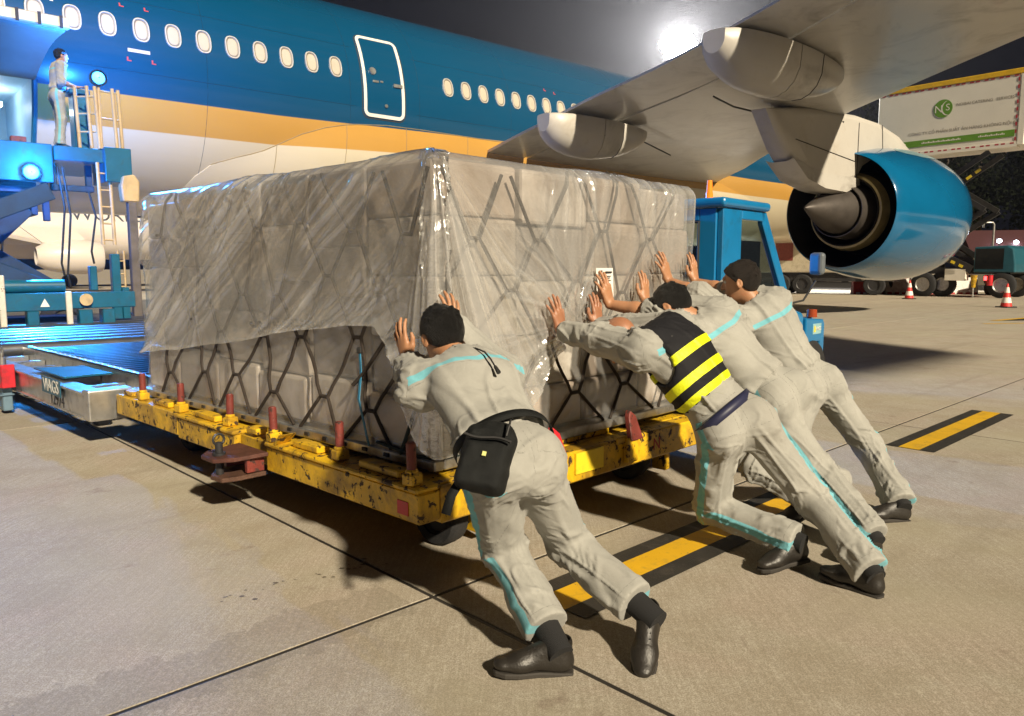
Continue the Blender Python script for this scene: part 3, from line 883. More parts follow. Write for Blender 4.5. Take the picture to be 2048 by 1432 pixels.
b = MB(); b.lathe([(22.8, 1.20), (21.8, 1.14), (21.3, 1.08), (20.9, 1.0), (20.55, .92)], ctr, ax, 64); b.lathe([(20.55, .92), (20.57, .89), (21.6, .86)], ctr, ax, 64); b.build('core_cowl', M_ENG, eng, smooth=50)
b = MB(); b.lathe([(20.98, 1.0), (20.97, 1.05), (20.62, .985), (20.60, .93)], ctr, ax, 64); b.build('cowl_ring', mat('brass_toned_ring', (.46, .38, .19), .5, .1), eng, smooth=50)
b = MB(); b.lathe([(20.9, .76), (20.42, .715), (20.15, .69), (20.15, .67), (20.8, .65)], ctr, ax, 64); b.build('nozzle', M_TI, eng, smooth=50)
b = MB(); b.lathe([(20.75, .63), (20.3, .615), (19.95, .565), (19.4, .39), (18.8, .16), (18.55, .06), (18.5, .01)], ctr, ax, 48); b.build('exhaust_cone', M_TI, eng, smooth=60)
# tail-plug lines on the nacelle: a lighter service panel on its shoulder
b = MB(); G = []
for s in np.linspace(21.9, 24.2, 10):
    rr = float(np.interp(s, [20.8, 21.6, 22.4, 23.2, 24.0, 24.7], [1.635, 1.77, 1.85, 1.88, 1.86, 1.76])) + .006
    wdt = 12 * math.sin((s - 21.9) / 2.3 * PI) ** .5 if 21.9 < s < 24.2 else 0.5
    G.append([PQ(s, EQ + rr * math.cos(R(a_)), EZ + rr * math.sin(R(a_))) for a_ in np.linspace(66 - wdt, 66 + wdt, 7)])
b.grid(G); b.build('service_panel', mat('pale_nacelle_panel', (.22, .36, .40), .3, coat=.4), eng, smooth=60)
# pylon
b = MB()
poly = [(16.2, 4.95), (16.9, 4.15), (17.6, 3.62), (18.6, 3.45), (19.9, 3.44), (20.5, 3.6), (20.9, 4.0), (22.0, 4.45), (24.1, 4.70), (23.2, 5.05), (21.8, 5.28), (20.5, 5.32), (18.0, 5.2)]
n = len(poly); G = []
for (dq, sc) in ((-.30, .80), (-.27, .93), (-.16, 1.0), (.16, 1.0), (.27, .93), (.30, .80)):
    cs, cz = 20.0, 4.5
    G.append([PQ(cs + (s - cs) * sc, EQ + dq * 1.15, cz + (z - cz) * sc) for s, z in poly])
b.grid(G, wrap=True); b.add(G[0], [tuple(range(n))]); b.add(G[-1], [tuple(range(n - 1, -1, -1))])
b.build('pylon', M_WGREY2, plane, smooth=50)
b = MB()
poly = [(17.2, 3.85), (17.9, 3.42), (18.8, 3.25), (19.9, 3.22), (20.6, 3.45), (20.6, 3.62), (18.5, 3.62)]
G = [[PQ(s, EQ + dq, z + (.06 if abs(dq) > .2 else 0)) for s, z in poly] for dq in (-.37, -.2, .2, .37)]
b.grid(G, wrap=True); b.add(G[0], [tuple(range(7))]); b.add(G[-1], [tuple(range(6, -1, -1))])
b.build('pylon_heat_shield', M_GREY, plane, smooth=50)
b = MB(); b.tube([PQ(17.3, EQ + .352, 4.35), PQ(20.3, EQ + .352, 4.1)], .012, 4); b.tube([PQ(20.45, EQ + .352, 3.7), PQ(20.45, EQ + .352, 5.1)], .012, 4); b.tube([PQ(21.9, EQ + .352, 4.55), PQ(21.8, EQ + .352, 5.2)], .012, 4)
b.build('panel_seam', M_SEAM, plane)
# ------------------------------------------------------------------ yellow pallet dolly (x across, y along it away to the left)
DRZ = R(45.8)
dolly = thing('pallet_dolly', 'worn yellow pallet dolly with red-brown stop posts under the wrapped cargo', 'dolly', (-.42, 3.23, 0), DRZ)
DW, DL = 2.62, 3.42
b = MB()
b.bb((-.05, -.09, .24), (.07, 1.20, .375)); b.bb((-.062, -.09, .376), (.07, 1.20, .401)); b.bb((-.05, 1.56, .24), (.07, 2.34, .375)); b.bb((-.062, 1.56, .376), (.07, 2.34, .401)); b.bb((-.015, 1.2, .25), (.07, 1.56, .385))
b.bb((-.05, 2.34, .255), (.07, DL, .40))
b.build('side_beam', MT['yellow'], dolly, bevel=.008)
b = MB(); b.bb((.072, -.06, .36), (.30, DL - .05, .395)); b.build('deck_plate', MT['yellow'], dolly, bevel=.004)
b = MB(); b.bb((.075, -.09, .22), (DW, .03, .385)); b.build('end_beam', MT['yellow'], dolly, bevel=.008)
b = MB(); b.bb((.075, .035, .35), (DW - .14, .42, .385)); b.build('end_deck_plate', MT['yellow'], dolly, bevel=.004)
b = MB(); b.bb((.075, DL - .12, .22), (DW, DL, .385)); b.build('end_beam', MT['yellow'], dolly, bevel=.008)
b = MB(); b.bb((DW - .12, .035, .22), (DW, DL - .13, .40)); b.build('side_beam', MT['yellow'], dolly, bevel=.008)
for y in (.85, 1.7, 2.55):
    b = MB(); b.bb((.08, y - .05, .24), (DW - .13, y + .05, .33)); b.build('cross_member', MT['yellow'], dolly, bevel=.006)
for k in range(15):
    y = .52 + k * .185
    b = MB(); b.cyl((.32, y, .372), (DW - .15, y, .372), .030, n=12); b.build('roller', MT['steel'], dolly, smooth=40)
b = MB(); b.cyl((1.35, .22, .42), (DW - .2, .22, .42), .045, n=16); b.build('roller', MT['steel'], dolly, smooth=40)
# stop posts, each on its yellow block
pm = None
for i, y in enumerate((3.02, 2.36, 1.72, 1.15, .56, -.02)):
    if pm is None:
        b = MB(); b.cyl((0, 0, .455), (0, 0, .585), .0215, n=14); b.cyl((0, 0, .575), (0, 0, .590), .0195, .016, n=14); pm = b.build('stop_post', MT['redbrown'], dolly, smooth=40); p = pm
        b = MB(); b.bb((-.032, -.034, .402), (.036, .034, .455)); b.cyl((0, 0, .45), (0, 0, .472), .028, n=12); b.build('post_block', MT['yellow'], pm, bevel=.007)
        p.location = (-.005, y, 0)
    else:
        p = copy_tree(pm, dolly); p.location = (-.005 - .012 * (i % 2), y, 0); p.rotation_euler = (R(random.uniform(-2, 2)), R(random.uniform(-2, 2)), R(random.uniform(-12, 12)))
for (y, l) in ((2.68, .26), (2.02, .30), (1.42, .12), (.86, .24), (.24, .30), (3.27, .16)):
    b = MB(); b.bb((-.02, y - l / 2, .402), (.055, y + l / 2, .437)); b.build('rail_pad', MT['yellow'], dolly, bevel=.006)
# tow coupling sticking out of the long side
h = bpy.data.objects.new('coupling', None); COL.objects.link(h); h.parent = dolly
b = MB(); b.prism([(-.052, 1.17, .325), (-.052, 1.50, .325), (-.24, 1.50, .31), (-.30, 1.44, .305), (-.30, 1.30, .305), (-.22, 1.22, .312)], (0, 0, .022)); b.build('coupling_plate', mat('dull_oxide', (.095, .035, .024), .6, .2, var=.35, vs=14, bump=.4), h, bevel=.004)
b = MB(); b.prism([(-.052, 1.20, .215), (-.052, 1.45, .215), (-.22, 1.46, .205), (-.28, 1.38, .20), (-.27, 1.27, .20), (-.20, 1.23, .206)], (0, 0, .024)); b.build('coupling_plate', mat('rusty_steel', (.11, .055, .035), .65, .3, var=.3, vs=14, bump=.4), h, bevel=.004)
b = MB(); b.cyl((-.235, 1.36, .19), (-.235, 1.36, .40), .020, n=12); b.cyl((-.235, 1.36, .325), (-.235, 1.36, .345), .034, n=12)
b.tube([(-.235 + .03 * math.cos(t), 1.36, .415 + .03 * math.sin(t)) for t in [2 * PI * i / 12 for i in range(12)]], .007, 6, closed=True)
b.build('coupling_pin', MT['dark'], h, smooth=40)
for (lo, hi) in (((-.17, 1.42, .240), (-.052, 1.45, .324)), ((-.15, 1.22, .240), (-.052, 1.25, .324))): b = MB(); b.bb(lo, hi); b.build('bracket', MT['redbrown'], h, bevel=.003)
b = MB(); b.prism([(-.06, 1.08, .40), (-.06, 1.02, .46), (.03, 1.02, .46), (.03, 1.10, .40)], (0, .02, 0)); b.build('gusset', MT['yellow'], h)
# end-beam stops: red triangular flaps and a bright reflective plate
for x in (.81, 1.46):
    b = MB(); b.prism([(x - .055, -.14, .375), (x + .055, -.14, .375), (x + .035, -.10, .50), (x - .005, -.09, .535), (x - .03, -.10, .50)], (0, .035, 0)); b.build('stop_flap', MT['red'] if x < 1 else MT['redbrown'], dolly, bevel=.004)
    b = MB(); b.bb((x - .07, -.125, .25), (x + .03, -.092, .39)); b.build('flap_bracket', MT['yellow'], dolly, bevel=.005)
M_REFY = mat('bright_yellow_plate', (.82, .62, .03), .35, var=.05, dirt=(.4, .3, .05), dthr=.66)
b = MB(); b.bb((.97, -.102, .265), (1.20, -.092, .375)); b.build('reflective_plate', M_REFY, dolly)
b = MB(); b.bb((-.0535, -.02, .268), (-.0505, .055, .328)); b.build('reflector', MT['red'], dolly)
b = MB(); b.bb((1.32, -.105, .36), (1.52, -.09, .40)); b.build('rail_pad', MT['yellow'], dolly, bevel=.006)
b = MB(); b.bb((1.0, .05, .387), (1.45, .16, .43)); b.build('rail_pad', MT['yellow'], dolly, bevel=.006)

def lettering(text, size, m, parent, loc, rot, extrude=.001, name='lettering', align='CENTER', space=1.0):
    cu = bpy.data.curves.new(name, 'FONT'); cu.body = text; cu.size = size; cu.extrude = extrude; cu.align_x = align; cu.align_y = 'CENTER'; cu.space_character = space
    cu.resolution_u = 3
    cu.materials.append(m)
    o = bpy.data.objects.new(name, cu); COL.objects.link(o); o.parent = parent
    o.location = loc; o.rotation_euler = rot
    return o
M_REDTX = mat('red_lettering', (.45, .05, .01), .6, var=.2)
lettering('10', .115, M_REDTX, dolly, (.27, -.0915, .305), (R(90), 0, 0))
lettering('N', .10, M_REDTX, dolly, (1.72, -.0915, .30), (R(90), 0, 0))
def wheel(parent, c, r, w, axis=(1, 0, 0), hub=MT['steel']):
    ax = unit(axis); c = np.array(c, float)
    t = bpy.data.objects.new('wheel', None); COL.objects.link(t); t.parent = parent; t.location = tuple(c)
    b = MB(); b.lathe([(-w / 2, r * .58), (-w / 2, r * .9), (-w * .36, r), (w * .36, r), (w / 2, r * .9), (w / 2, r * .58)], (0, 0, 0), ax, 36); b.build('tyre', MT['tyre'], t, smooth=40)
    b = MB(); b.lathe([(-w * .42, r * .58), (-w * .30, r * .5), (-w * .30, .01)], (0, 0, 0), ax, 28); b.lathe([(w * .42, r * .58), (w * .30, r * .5), (w * .34, r * .22), (w * .46, r * .2), (w * .46, .005)], (0, 0, 0), ax, 28); b.build('rim', hub, t, smooth=40)
    return t
for (x, y) in ((.32, .20), (1.9, .24), (.32, 2.95), (2.2, 2.95)):
    wheel(dolly, (x, y, .135), .135, .12, (1, .1, 0), MT['dark'])
for (x, y) in ((.43, .05), (2.05, .06)): b = MB(); b.bb((x, y, .05), (x + .05, y + .1, .345)); b.build('wheel_bracket', MT['yellow'], dolly, bevel=.004)

# ------------------------------------------------------------------ aluminium roller dolly coupled beyond it
rd = thing('roller_dolly', 'bare aluminium roller dolly with narrow dark rollers, coupled beyond the yellow dolly', 'dolly', (-.42, 3.23, 0), DRZ)
Y0, Y1 = 3.52, 6.95
b = MB(); b.bb((-.20, Y0, .21), (-.12, 8.6, .40)); b.bb((-.215, Y0, .385), (-.06, 8.6, .405)); b.bb((-.215, Y0 + .15, .205), (-.08, 8.6, .222)); b.build('outer_beam', MT['alu'], rd, bevel=.004)
b = MB(); b.bb((-.215, Y0 - .02, .20), (.10, Y0 + .12, .43)); b.bb((.10, Y0 - .01, .24), (.42, Y0 + .06, .41)); b.build('corner_block', MT['alu'], rd, bevel=.012, seg=2)
b = MB(); b.bb((.25, Y0 + .1, .33), (.29, Y1 + .2, .47)); b.bb((.25, Y0 + .1, .455), (.335, Y1 + .2, .47)); b.build('inner_rail', MT['alu'], rd, bevel=.003)
b = MB(); b.bb((2.60, Y0 + .1, .33), (2.66, Y1 + .2, .47)); b.build('inner_rail', MT['alu'], rd, bevel=.003)
for y in (Y0 + .55, Y0 + 1.15, 5.3, 5.75, 6.3, 6.9):
    b = MB(); b.bb((-.11, y, .30), (.245, y + .07, .385)); b.build('cross_member', MT['alu'], rd, bevel=.004)
b = MB(); b.prism([(-.13, 4.35, .43), (-.13, 5.2, .43), (.245, 5.05, .43), (.245, 4.35, .43)], (0, 0, .012)); b.bb((-.222, 4.13, .31), (-.217, 4.62, .44)) ; b.build('maker_plate', MT['loader'], rd)
lettering('VIAGS', .15, MT['white'], rd, (-.2245, 4.37, .375), (R(90), 0, R(-90)), space=1.0)
lettering('12974', .145, MT['dark'], rd, (-.2025, 4.30, .27), (R(90), 0, R(-90)))
rb = None
for k in range(22):
    y = Y0 + .28 + k * .15
    if rb is None:
        b = MB(); b.cyl((.36, 0, .415), (2.58, 0, .415), .038, n=14); rb = b.build('roller', mat('dark_roller_steel', (.06, .06, .065), .34, .75, var=.2), rd, smooth=40)
        b = MB(); b.cyl((.30, 0, .43), (.36, 0, .43), .02, n=10); b.cyl((.31, 0, .445), (.325, 0, .475), .012, n=8); b.build('roller_end', MT['alu'], rb, smooth=40); rb.location = (0, y, 0)
    else:
        c = copy_tree(rb, rd); c.location = (0, y, 0)
for y in (3.6, 5.05): b = MB(); b.bb((.2, y, .28), (2.7, y + .05, .33)); b.build('frame_bar', MT['dark'], rd)
# red locking bracket on the outer beam
k_ = bpy.data.objects.new('lock_bracket', None); COL.objects.link(k_); k_.parent = rd; k_.location = (0, .12, 0)
b = MB(); b.bb((-.33, 5.32, .25), (-.22, 5.36, .46)); b.bb((-.33, 5.60, .22), (-.22, 5.64, .45)); b.bb((-.335, 5.36, .25), (-.22, 5.60, .275)); b.bb((-.24, 5.36, .28), (-.222, 5.60, .44)); b.prism([(-.335, 5.64, .45), (-.335, 5.72, .42), (-.335, 5.72, .30), (-.335, 5.64, .24)], (.1, 0, 0)); b.build('bracket', MT['red'], k_, bevel=.006)
b = MB(); b.cyl((-.28, 5.47, .275), (-.28, 5.47, .52), .030, n=14); b.cyl((-.28, 5.47, .52), (-.28, 5.47, .56), .018, n=10); b.tube([(-.28, 5.47 + .045 * math.cos(t), .56 + .045 * math.sin(t)) for t in [2 * PI * i / 14 for i in range(14)]], .007, 6, True); b.build('lock_pin', MT['steel'], k_, smooth=40)
b = MB(); b.bb((-.31, 5.41, .03), (-.23, 5.53, .25)); b.bb((-.335, 5.39, .17), (-.215, 5.55, .185)); b.build('stabiliser_leg', mat('blue_grey_steel', (.16, .25, .33), .45, .4), k_, bevel=.008)
for (x, y) in ((.15, 4.4), (2.3, 4.4), (.15, 6.5), (2.3, 6.5)): wheel(rd, (x, y, .13), .13, .11, (1, 0, 0), MT['dark'])

# ------------------------------------------------------------------ wide roller deck in front of the loader
wd = thing('roller_deck', 'wide steel roller deck glowing blue in front of the container loader', 'roller deck', (-.42, 3.23, 0), DRZ)
rb = None
for k in range(13):
    y = 7.2 + k * .45
    if rb is None:
        b = MB(); b.cyl((-1.6, 0, .435), (3.25, 0, .415), .085, n=20); rb = b.build('roller', mat('bright_roller_steel', (.17, .175, .18), .33, .8, var=.15), wd, smooth=40); rb.location = (.12, y, 0)
    else:
        c = rb.copy(); COL.objects.link(c); c.parent = wd; c.location = (.12 - .02 * (k % 2), y, 0)
for (lo, hi) in (((3.32, 7.0, .28), (3.40, 12.7, .50)), ((-1.72, 7.0, .26), (-1.58, 12.7, .46))): b = MB(); b.bb(lo, hi); b.build('side_rail', MT['alu'], wd, bevel=.004)
b = MB(); b.bb((-1.5, 7.0, .25), (3.3, 12.6, .33)); b.build('deck_frame', MT['dark'], wd)
b = MB(); b.bb((-.20, 8.62, .21), (-.12, 9.2, .40)); b.build('outer_beam', MT['alu'], wd)
for (x, y) in ((-1.2, 8.2), (2.8, 8.2), (-1.2, 11.6), (2.8, 11.6)): wheel(wd, (x, y, .12), .12, .1, (1, 0, 0), MT['dark'])
# ------------------------------------------------------------------ cargo pallet, cartons, net, film
CRZ = R(47.2)
CO = V(-.342, 3.338, .44)
cargo = thing('cargo_pallet', 'flat aluminium air-cargo pallet with a pale rim lying on the yellow dolly', 'pallet', tuple(CO), CRZ)
b = MB(); b.bb((0, 0, -.012), (2.44, 3.18, .012)); b.build('base_sheet', MT['alu'], cargo)
rim_m = mat('pallet_rim_aluminium', (.55, .55, .53), .35, .85, var=.2, vs=7, dirt=(.22, .20, .17), dthr=.55)
for (lo, hi) in (((-.005, -.005, -.024), (.052, 3.185, .026)), ((.056, -.005, -.024), (2.384, .052, .026)), ((2.388, -.005, -.024), (2.445, 3.185, .026)), ((.056, 3.128, -.024), (2.384, 3.185, .026))):
    b = MB(); b.bb(lo, hi); b.build('rim', rim_m, cargo, bevel=.006)
b = MB()
for k in range(18):
    y = .15 + k * .17
    b.bb((-.012, y, -.006), (-.004, y + .035, .012))
b.build('lashing_slots', MT['dark'], cargo)['kind'] = 'stuff'

load = thing('wrapped_cargo', 'big block of netted cartons shrouded in loose clear plastic film', 'cargo', tuple(CO), CRZ)
LX, LY, LZ = 2.28, 3.13, 1.385         # extents of the block above the pallet
def lean(z): return .055 * z / LZ       # the near corner leans a little
def jx(y, z): return .055 + .01 * math.sin(3 * y) + (.028 if z < .5 else .055 * (1 - .2 * math.sin(2 * z)))
def carton_mat(name, col):
    return mat(name, col, .42, var=.10, vs=2.5, dirt=(.26, .20, .15), dthr=.52, dscale=1.8, bump=.22, bs=9, coat=.25, rvar=.2)
CM = [carton_mat('wrapped_carton_e', (.36, .28, .21)), carton_mat('wrapped_carton_f', (.30, .27, .25)), carton_mat('wrapped_carton_a', (.62, .57, .53)), carton_mat('wrapped_carton_b', (.68, .63, .59)), carton_mat('wrapped_carton_c', (.54, .47, .42)), carton_mat('wrapped_carton_d', (.70, .67, .63)), carton_mat('wrapped_carton_g', (.66, .62, .58))]
nx, ny, nz = 4, 6, 5
rgz = random.Random(5)
for ix in range(nx):
    for iy in range(ny):
        side_ = ix == 0 or iy == 0 or ix == nx - 1 or iy == ny - 1
        top_ = LZ - (.045 if iy == ny - 1 else 0) - (.02 if ix == nx - 1 else 0) - rgz.uniform(0, .015)
        cuts_ = [rgz.uniform(.75, 1.25) for _ in range(rgz.choice((4, 5, 5)))]
        zz = [.03]
        for c_ in cuts_: zz.append(zz[-1] + c_ / sum(cuts_) * (top_ - .03))
        xa = .09 + (LX - .12) * ix / nx; xb = .09 + (LX - .12) * (ix + 1) / nx
        ya = .09 + (LY - .05) * iy / ny; yb = .09 + (LY - .05) * (iy + 1) / ny
        for k in range(len(zz) - 1):
            if not side_ and k < len(zz) - 2: continue
            z0, z1 = zz[k], zz[k + 1]
            ox = rgz.uniform(-.020, .012) if ix == 0 else rgz.uniform(-.01, .01); oy = rgz.uniform(-.020, .012) if iy == 0 else rgz.uniform(-.01, .01)
            ox += lean((z0 + z1) / 2) * .4
            if k == 0: ox -= .022 * (ix == 0); oy -= .018 * (iy == 0)
            b = MB(); c = V((xa + xb) / 2 + ox, (ya + yb) / 2 + oy, (z0 + z1) / 2)
            b.box(c, (xb - xa - .006, yb - ya - .006, z1 - z0 - .005), R(rgz.uniform(-1.5, 1.5)))
            b.build('carton', rgz.choice(CM), load, bevel=.018, seg=2)

# face mapping: u runs round the block, from the far left end, along the left face, round the near corner, along the right face
ROUND = .07
XN, YN = .052, .052                     # where the two visible faces stand
def wall(u, z, off=0.0):
    """u<0: left face (distance from the near corner along y), u>0: right face (along x)"""
    bul = .012 * math.sin(u * 2.3) * math.sin(z * 3.1) + (.030 if z < .26 else .030 * max(0, 1 - (z - .26) / .1))
    topround = max(0, (z - (LZ - .07)) / .07)
    ins = .045 * topround ** 2
    ly = LY if z < .95 else LY - .01 - .03 * max(0, (z - 1.1)) / .3
    if u < -ROUND:
        y = -u; x = XN - bul + ins - off + lean(z) * .45
        if y > ly - .06: x += .35 * (y - ly + .06)
        return V(x, y + .02, z)
    if u > ROUND:
        x = u; y = YN - bul + ins - off
        if x > LX - .10: y += .5 * (x - LX + .10) ** 1.0
        return V(x + .02, y, z)
    t = (u + ROUND) / (2 * ROUND) * PI / 2
    cx, cy = XN + ROUND - bul + ins + lean(z) * .45 * (1 - t / (PI / 2)), YN + ROUND - bul + ins
    r_ = ROUND + off
    return V(cx - r_ * math.cos(t), cy - r_ * math.sin(t), z)

# net: diamonds of dark rope; each strand is its own piece
M_ROPE = mat('dark_net_rope', (.030, .021, .015), .85, var=.35, vs=40, bump=.5, bs=220)
M_ROPE2 = mat('green_black_rope', (.018, .03, .028), .8, var=.3, vs=40, bump=.5, bs=220)
net = thing('cargo_net', 'dark diamond-mesh rope net drawn over the cartons and hooked to the pallet', 'net', tuple(CO), CRZ)
rng = random.Random(11)
DU, DZ = .44, .285
nrow = 5
def node(i, r, side):
    DU = .44 if side < 0 else .50
    z = LZ - .03 - r * DZ
    u = (i + (.5 if r % 2 else 0)) * DU
    rr = random.Random(i * 131 + r * 17 + side)
    z += rr.uniform(-.045, .045) - .03 * math.sin(i * 1.7 + r); u += rr.uniform(-.055, .055)
    z = max(z, .03)
    return u, z
def strand(pts, side, r=.0075, m=None, sag=.0, off=.012):
    P = []
    for (a, bb) in zip(pts[:-1], pts[1:]):
        for t in np.linspace(0, 1, 6)[:-1]:
            u = a[0] + (bb[0] - a[0]) * t; z = a[1] + (bb[1] - a[1]) * t - sag * math.sin(PI * t)
            P.append((u, z))
    P.append(pts[-1])
    b = MB(); b.tube([wall(u, z, off + .004) for u, z in P], r, 6)
    return b.build('rope', m or M_ROPE, net, smooth=60)
for side, lim in ((-1, 3.02), (1, 2.2)):
    ncol = int(lim / DU)
    for i in range(0, ncol + 2):
        for ph in (0, 1):
            pts = []
            for r in range(nrow + 1):
                k = i if r % 2 == 0 else (i if ph else i - 1)
                u, z = node(k, r, side)
                if u < .02 or u > lim:
                    if len(pts) > 1: break
                    pts = []; continue
                pts.append((side * (u + .032 * (1 if ph else -1) * (1 if r % 2 == 0 else -1)), z))
            if len(pts) > 1: strand(pts, side, (.0095 if side < 0 else .0088))
# knots where strands meet
for side, lim in ((-1, 3.02), (1, 2.2)):
    for i in range(0, int(lim / DU) + 1):
        for r in range(1, nrow):
            u, z = node(i, r, side)
            if .05 < u < lim:
                strand([(side * (u - .034), z), (side * (u + .034), z)], side, .0105)
# tightening straps and the ring near the front corner
sr = lambda pts, r, m: strand(pts, -1, r, m, 0, .018)
sr([(-.30, .62), (-.10, .28), (-.02, .02)], .010, M_ROPE2)
sr([(-.30, .62), (-.46, .46), (-.62, .30)], .010, M_ROPE)
sr([(-.10, .30), (.18, .20), (.42, .14)], .010, M_ROPE2)
sr([(-.10, .28), (-.22, .02)], .010, M_ROPE2)
sr([(-.30, .64), (-.05, .52), (.12, .40)], .009, M_ROPE2)
sr([(-.40, .05), (-.1, .03), (.3, .035)], .008, M_ROPE2)
b = MB(); p = wall(-.10, .285, .02); b.tube([p + V(-.01, .028 * math.cos(t), .028 * math.sin(t)) for t in [2 * PI * i / 14 for i in range(14)]], .014, 8, True); b.build('ring', MT['black'], net, smooth=60)
M_BST = mat('blue_webbing_strap', (.03, .20, .36), .6, var=.25, vs=25)
b = MB(); pts = [(-.585, .47), (-.575, .36), (-.55, .24), (-.50, .12), (-.46, .02)]
G = []
for (u, z) in pts: G.append([wall(u - .008, z, .026), wall(u + .009, z, .028)])
b.grid(G); b.build('blue_strap', M_BST, net, solid=.004)
b = MB(); b.box(wall(-.585, .475, .025), (.02, .03, .03), .3); b.build('buckle', MT['black'], net, bevel=.005)
# slack loops gathered along the film's lower edge on the left face
for k in range(7):
    u0 = -.95 - k * .10 + rng.uniform(-.03, .03); z0 = .60 - (k * .006) + rng.uniform(-.01, .01)
    P = [(u0 + .05 * math.cos(t) + .02 * k % .03, z0 + .028 * math.sin(t)) for t in np.linspace(PI, 2.1 * PI, 10)]
    b = MB(); b.tube([wall(u, z, .022) for u, z in P], .008, 6); b.build('rope_loop', M_ROPE, net, smooth=60)

# loose film
def ridge(x):                                       # 1-D noise ridges, sharp and sparse
    q = np.stack([x, np.zeros_like(x) + .37, np.zeros_like(x) + 7.1], 1)
    x_ = np.maximum(0, 1 - np.abs(vnoise(q)) * 2.6); return x_ * x_ * (3 - 2 * x_)
def film_zb(u):
    tab = [(-3.3, .30), (-3.05, .285), (-2.4, .36), (-1.6, .475), (-1.0, .56), (-.75, .585), (-.55, .60), (-.42, .60), (-.33, .50), (-.22, .30), (-.10, .10), (.0, .03), (.10, .04), (.26, .035), (.44, .05), (.60, .19), (.80, .42), (.92, .50), (1.1, .46), (1.4, .44), (1.8, .43), (2.2, .40), (2.6, .36)]
    return np.interp(u, [t[0] for t in tab], [t[1] for t in tab])
us = np.concatenate([np.linspace(-3.20, -.35, 340, endpoint=False), np.linspace(-.35, .5, 190, endpoint=False), np.linspace(.5, 2.30, 240)])
NV = 150
zb = film_zb(us) + .010 * vnoise(np.stack([us * 9, us * 0 + 3.3, us * 0], 1))
tt = np.linspace(0, 1, NV)
UU = np.repeat(us[:, None], NV, 1); ZZ = LZ + .012 - (LZ + .012 - zb[:, None]) * tt[None, :]
u_, z_ = UU.ravel(), ZZ.ravel()
mL = np.clip((-u_ - .12) / .3, 0, 1); mR = np.clip((u_ - .05) / .2, 0, 1)
q3 = np.stack([u_ * 2.2, z_ * 2.2, u_ * 0 + 1.7], 1); lf = vnoise(q3); lf2 = vnoise(q3 * 2.3 + 9)
# left face: long diagonal streaks that come and go
dgl = (z_ * math.cos(R(33)) + u_ * -math.sin(R(33)))       # across the streaks (they rise towards the corner)
alg = (u_ * math.cos(R(33)) + z_ * math.sin(R(33)))
on = np.clip(vnoise(np.stack([dgl * 3.5, alg * 1.3, u_ * 0 + 4.4], 1)) * 1.8 + .55, 0, 1)
fL = .026 * ridge(dgl * 9 + lf * .45) * on + .014 * ridge(dgl * 24 + lf2 * .5 + 3) * on + .005 * ridge(alg * 4 + lf2 * .8)
# pleats fanning from the top of the near corner
cu, cz = .0, LZ + .05
rr_ = np.sqrt((u_ - cu) ** 2 + (z_ - cz) ** 2); ph = np.arctan2(u_ - cu, cz - z_)
fan = np.exp(-((ph - .28) / .50) ** 2) * np.clip(rr_ / .25, 0, 1)
fC = (.020 * ridge(ph * 13 + lf * .25) + .012 * ridge(ph * 31 + 5 + lf * .3)) * fan
# right face: short upright pleats under the top edge, a tight middle, draped folds below
top = np.clip((z_ - .85) / .45, 0, 1) * np.clip((u_ - .5) / .5, 0, 1)
fR = (.012 * ridge(u_ * 9 + lf * 1.3 + z_ * 1.5) + .007 * ridge(u_ * 23 + lf2 * 1.1)) * top
lo_ = np.clip((.75 - z_) / .25, 0, 1) * mR
hub = np.sqrt((u_ - .98) ** 2 + ((z_ - .60) * 1.0) ** 2); pa = np.arctan2(z_ - .60, u_ - .98)
fH = (.016 * ridge(pa * 4.5 + lf * .5) + .008 * ridge(pa * 11 + 2)) * np.clip(1.0 - hub / .9, 0, 1) * np.clip(hub / .12, 0, 1) * (u_ < 1.15)
fX = .007 * ridge((u_ * .8 - z_ * .6) * 14 + lf2 * 1.5) * np.clip(vnoise(q3 * 1.7 + 4) * 2.2, 0, 1)
fG = fX + .010 * ridge((u_ * .55 + z_) * 6 + lf * 1.2) * lo_ + .004 * lf2
off = .030 + mL * fL + fC + fR + fH + fG + .008 * lf
off += .022 * np.exp(-((tt[None, :] - 1) / .05) ** 2).repeat(len(us), 0).ravel() * (.4 + .6 * lf)
W = np.array([wall(a, zz, o_) for a, zz, o_ in zip(u_, z_, off)]).reshape(len(us), NV, 3)
# top sheet: rows running in from the wall tops
TOP = []
for k, f in enumerate(np.linspace(1, 0, 26)[1:]):
    cen = V(LX * .55, LY * .55, LZ + .03)
    row = W[:, 0] * f + cen * (1 - f)
    row[:, 2] = LZ + .012 + .014 * np.sin(f * 9 + us * 4) * (f > .05) + .012
    row[:, 2] -= .09 * np.clip((row[:, 1] - (LY - .5)) / .5, 0, 1) ** 2
    TOP.append(row)
Gf = np.concatenate([np.array(TOP[::-1]), np.transpose(W, (1, 0, 2))], 0)
nr, nc = Gf.shape[:2]
ii, jj = np.meshgrid(np.arange(nr - 1), np.arange(nc - 1), indexing='ij')
Qf = np.stack([ii * nc + jj, ii * nc + jj + 1, (ii + 1) * nc + jj + 1, (ii + 1) * nc + jj], -1).reshape(-1, 4)

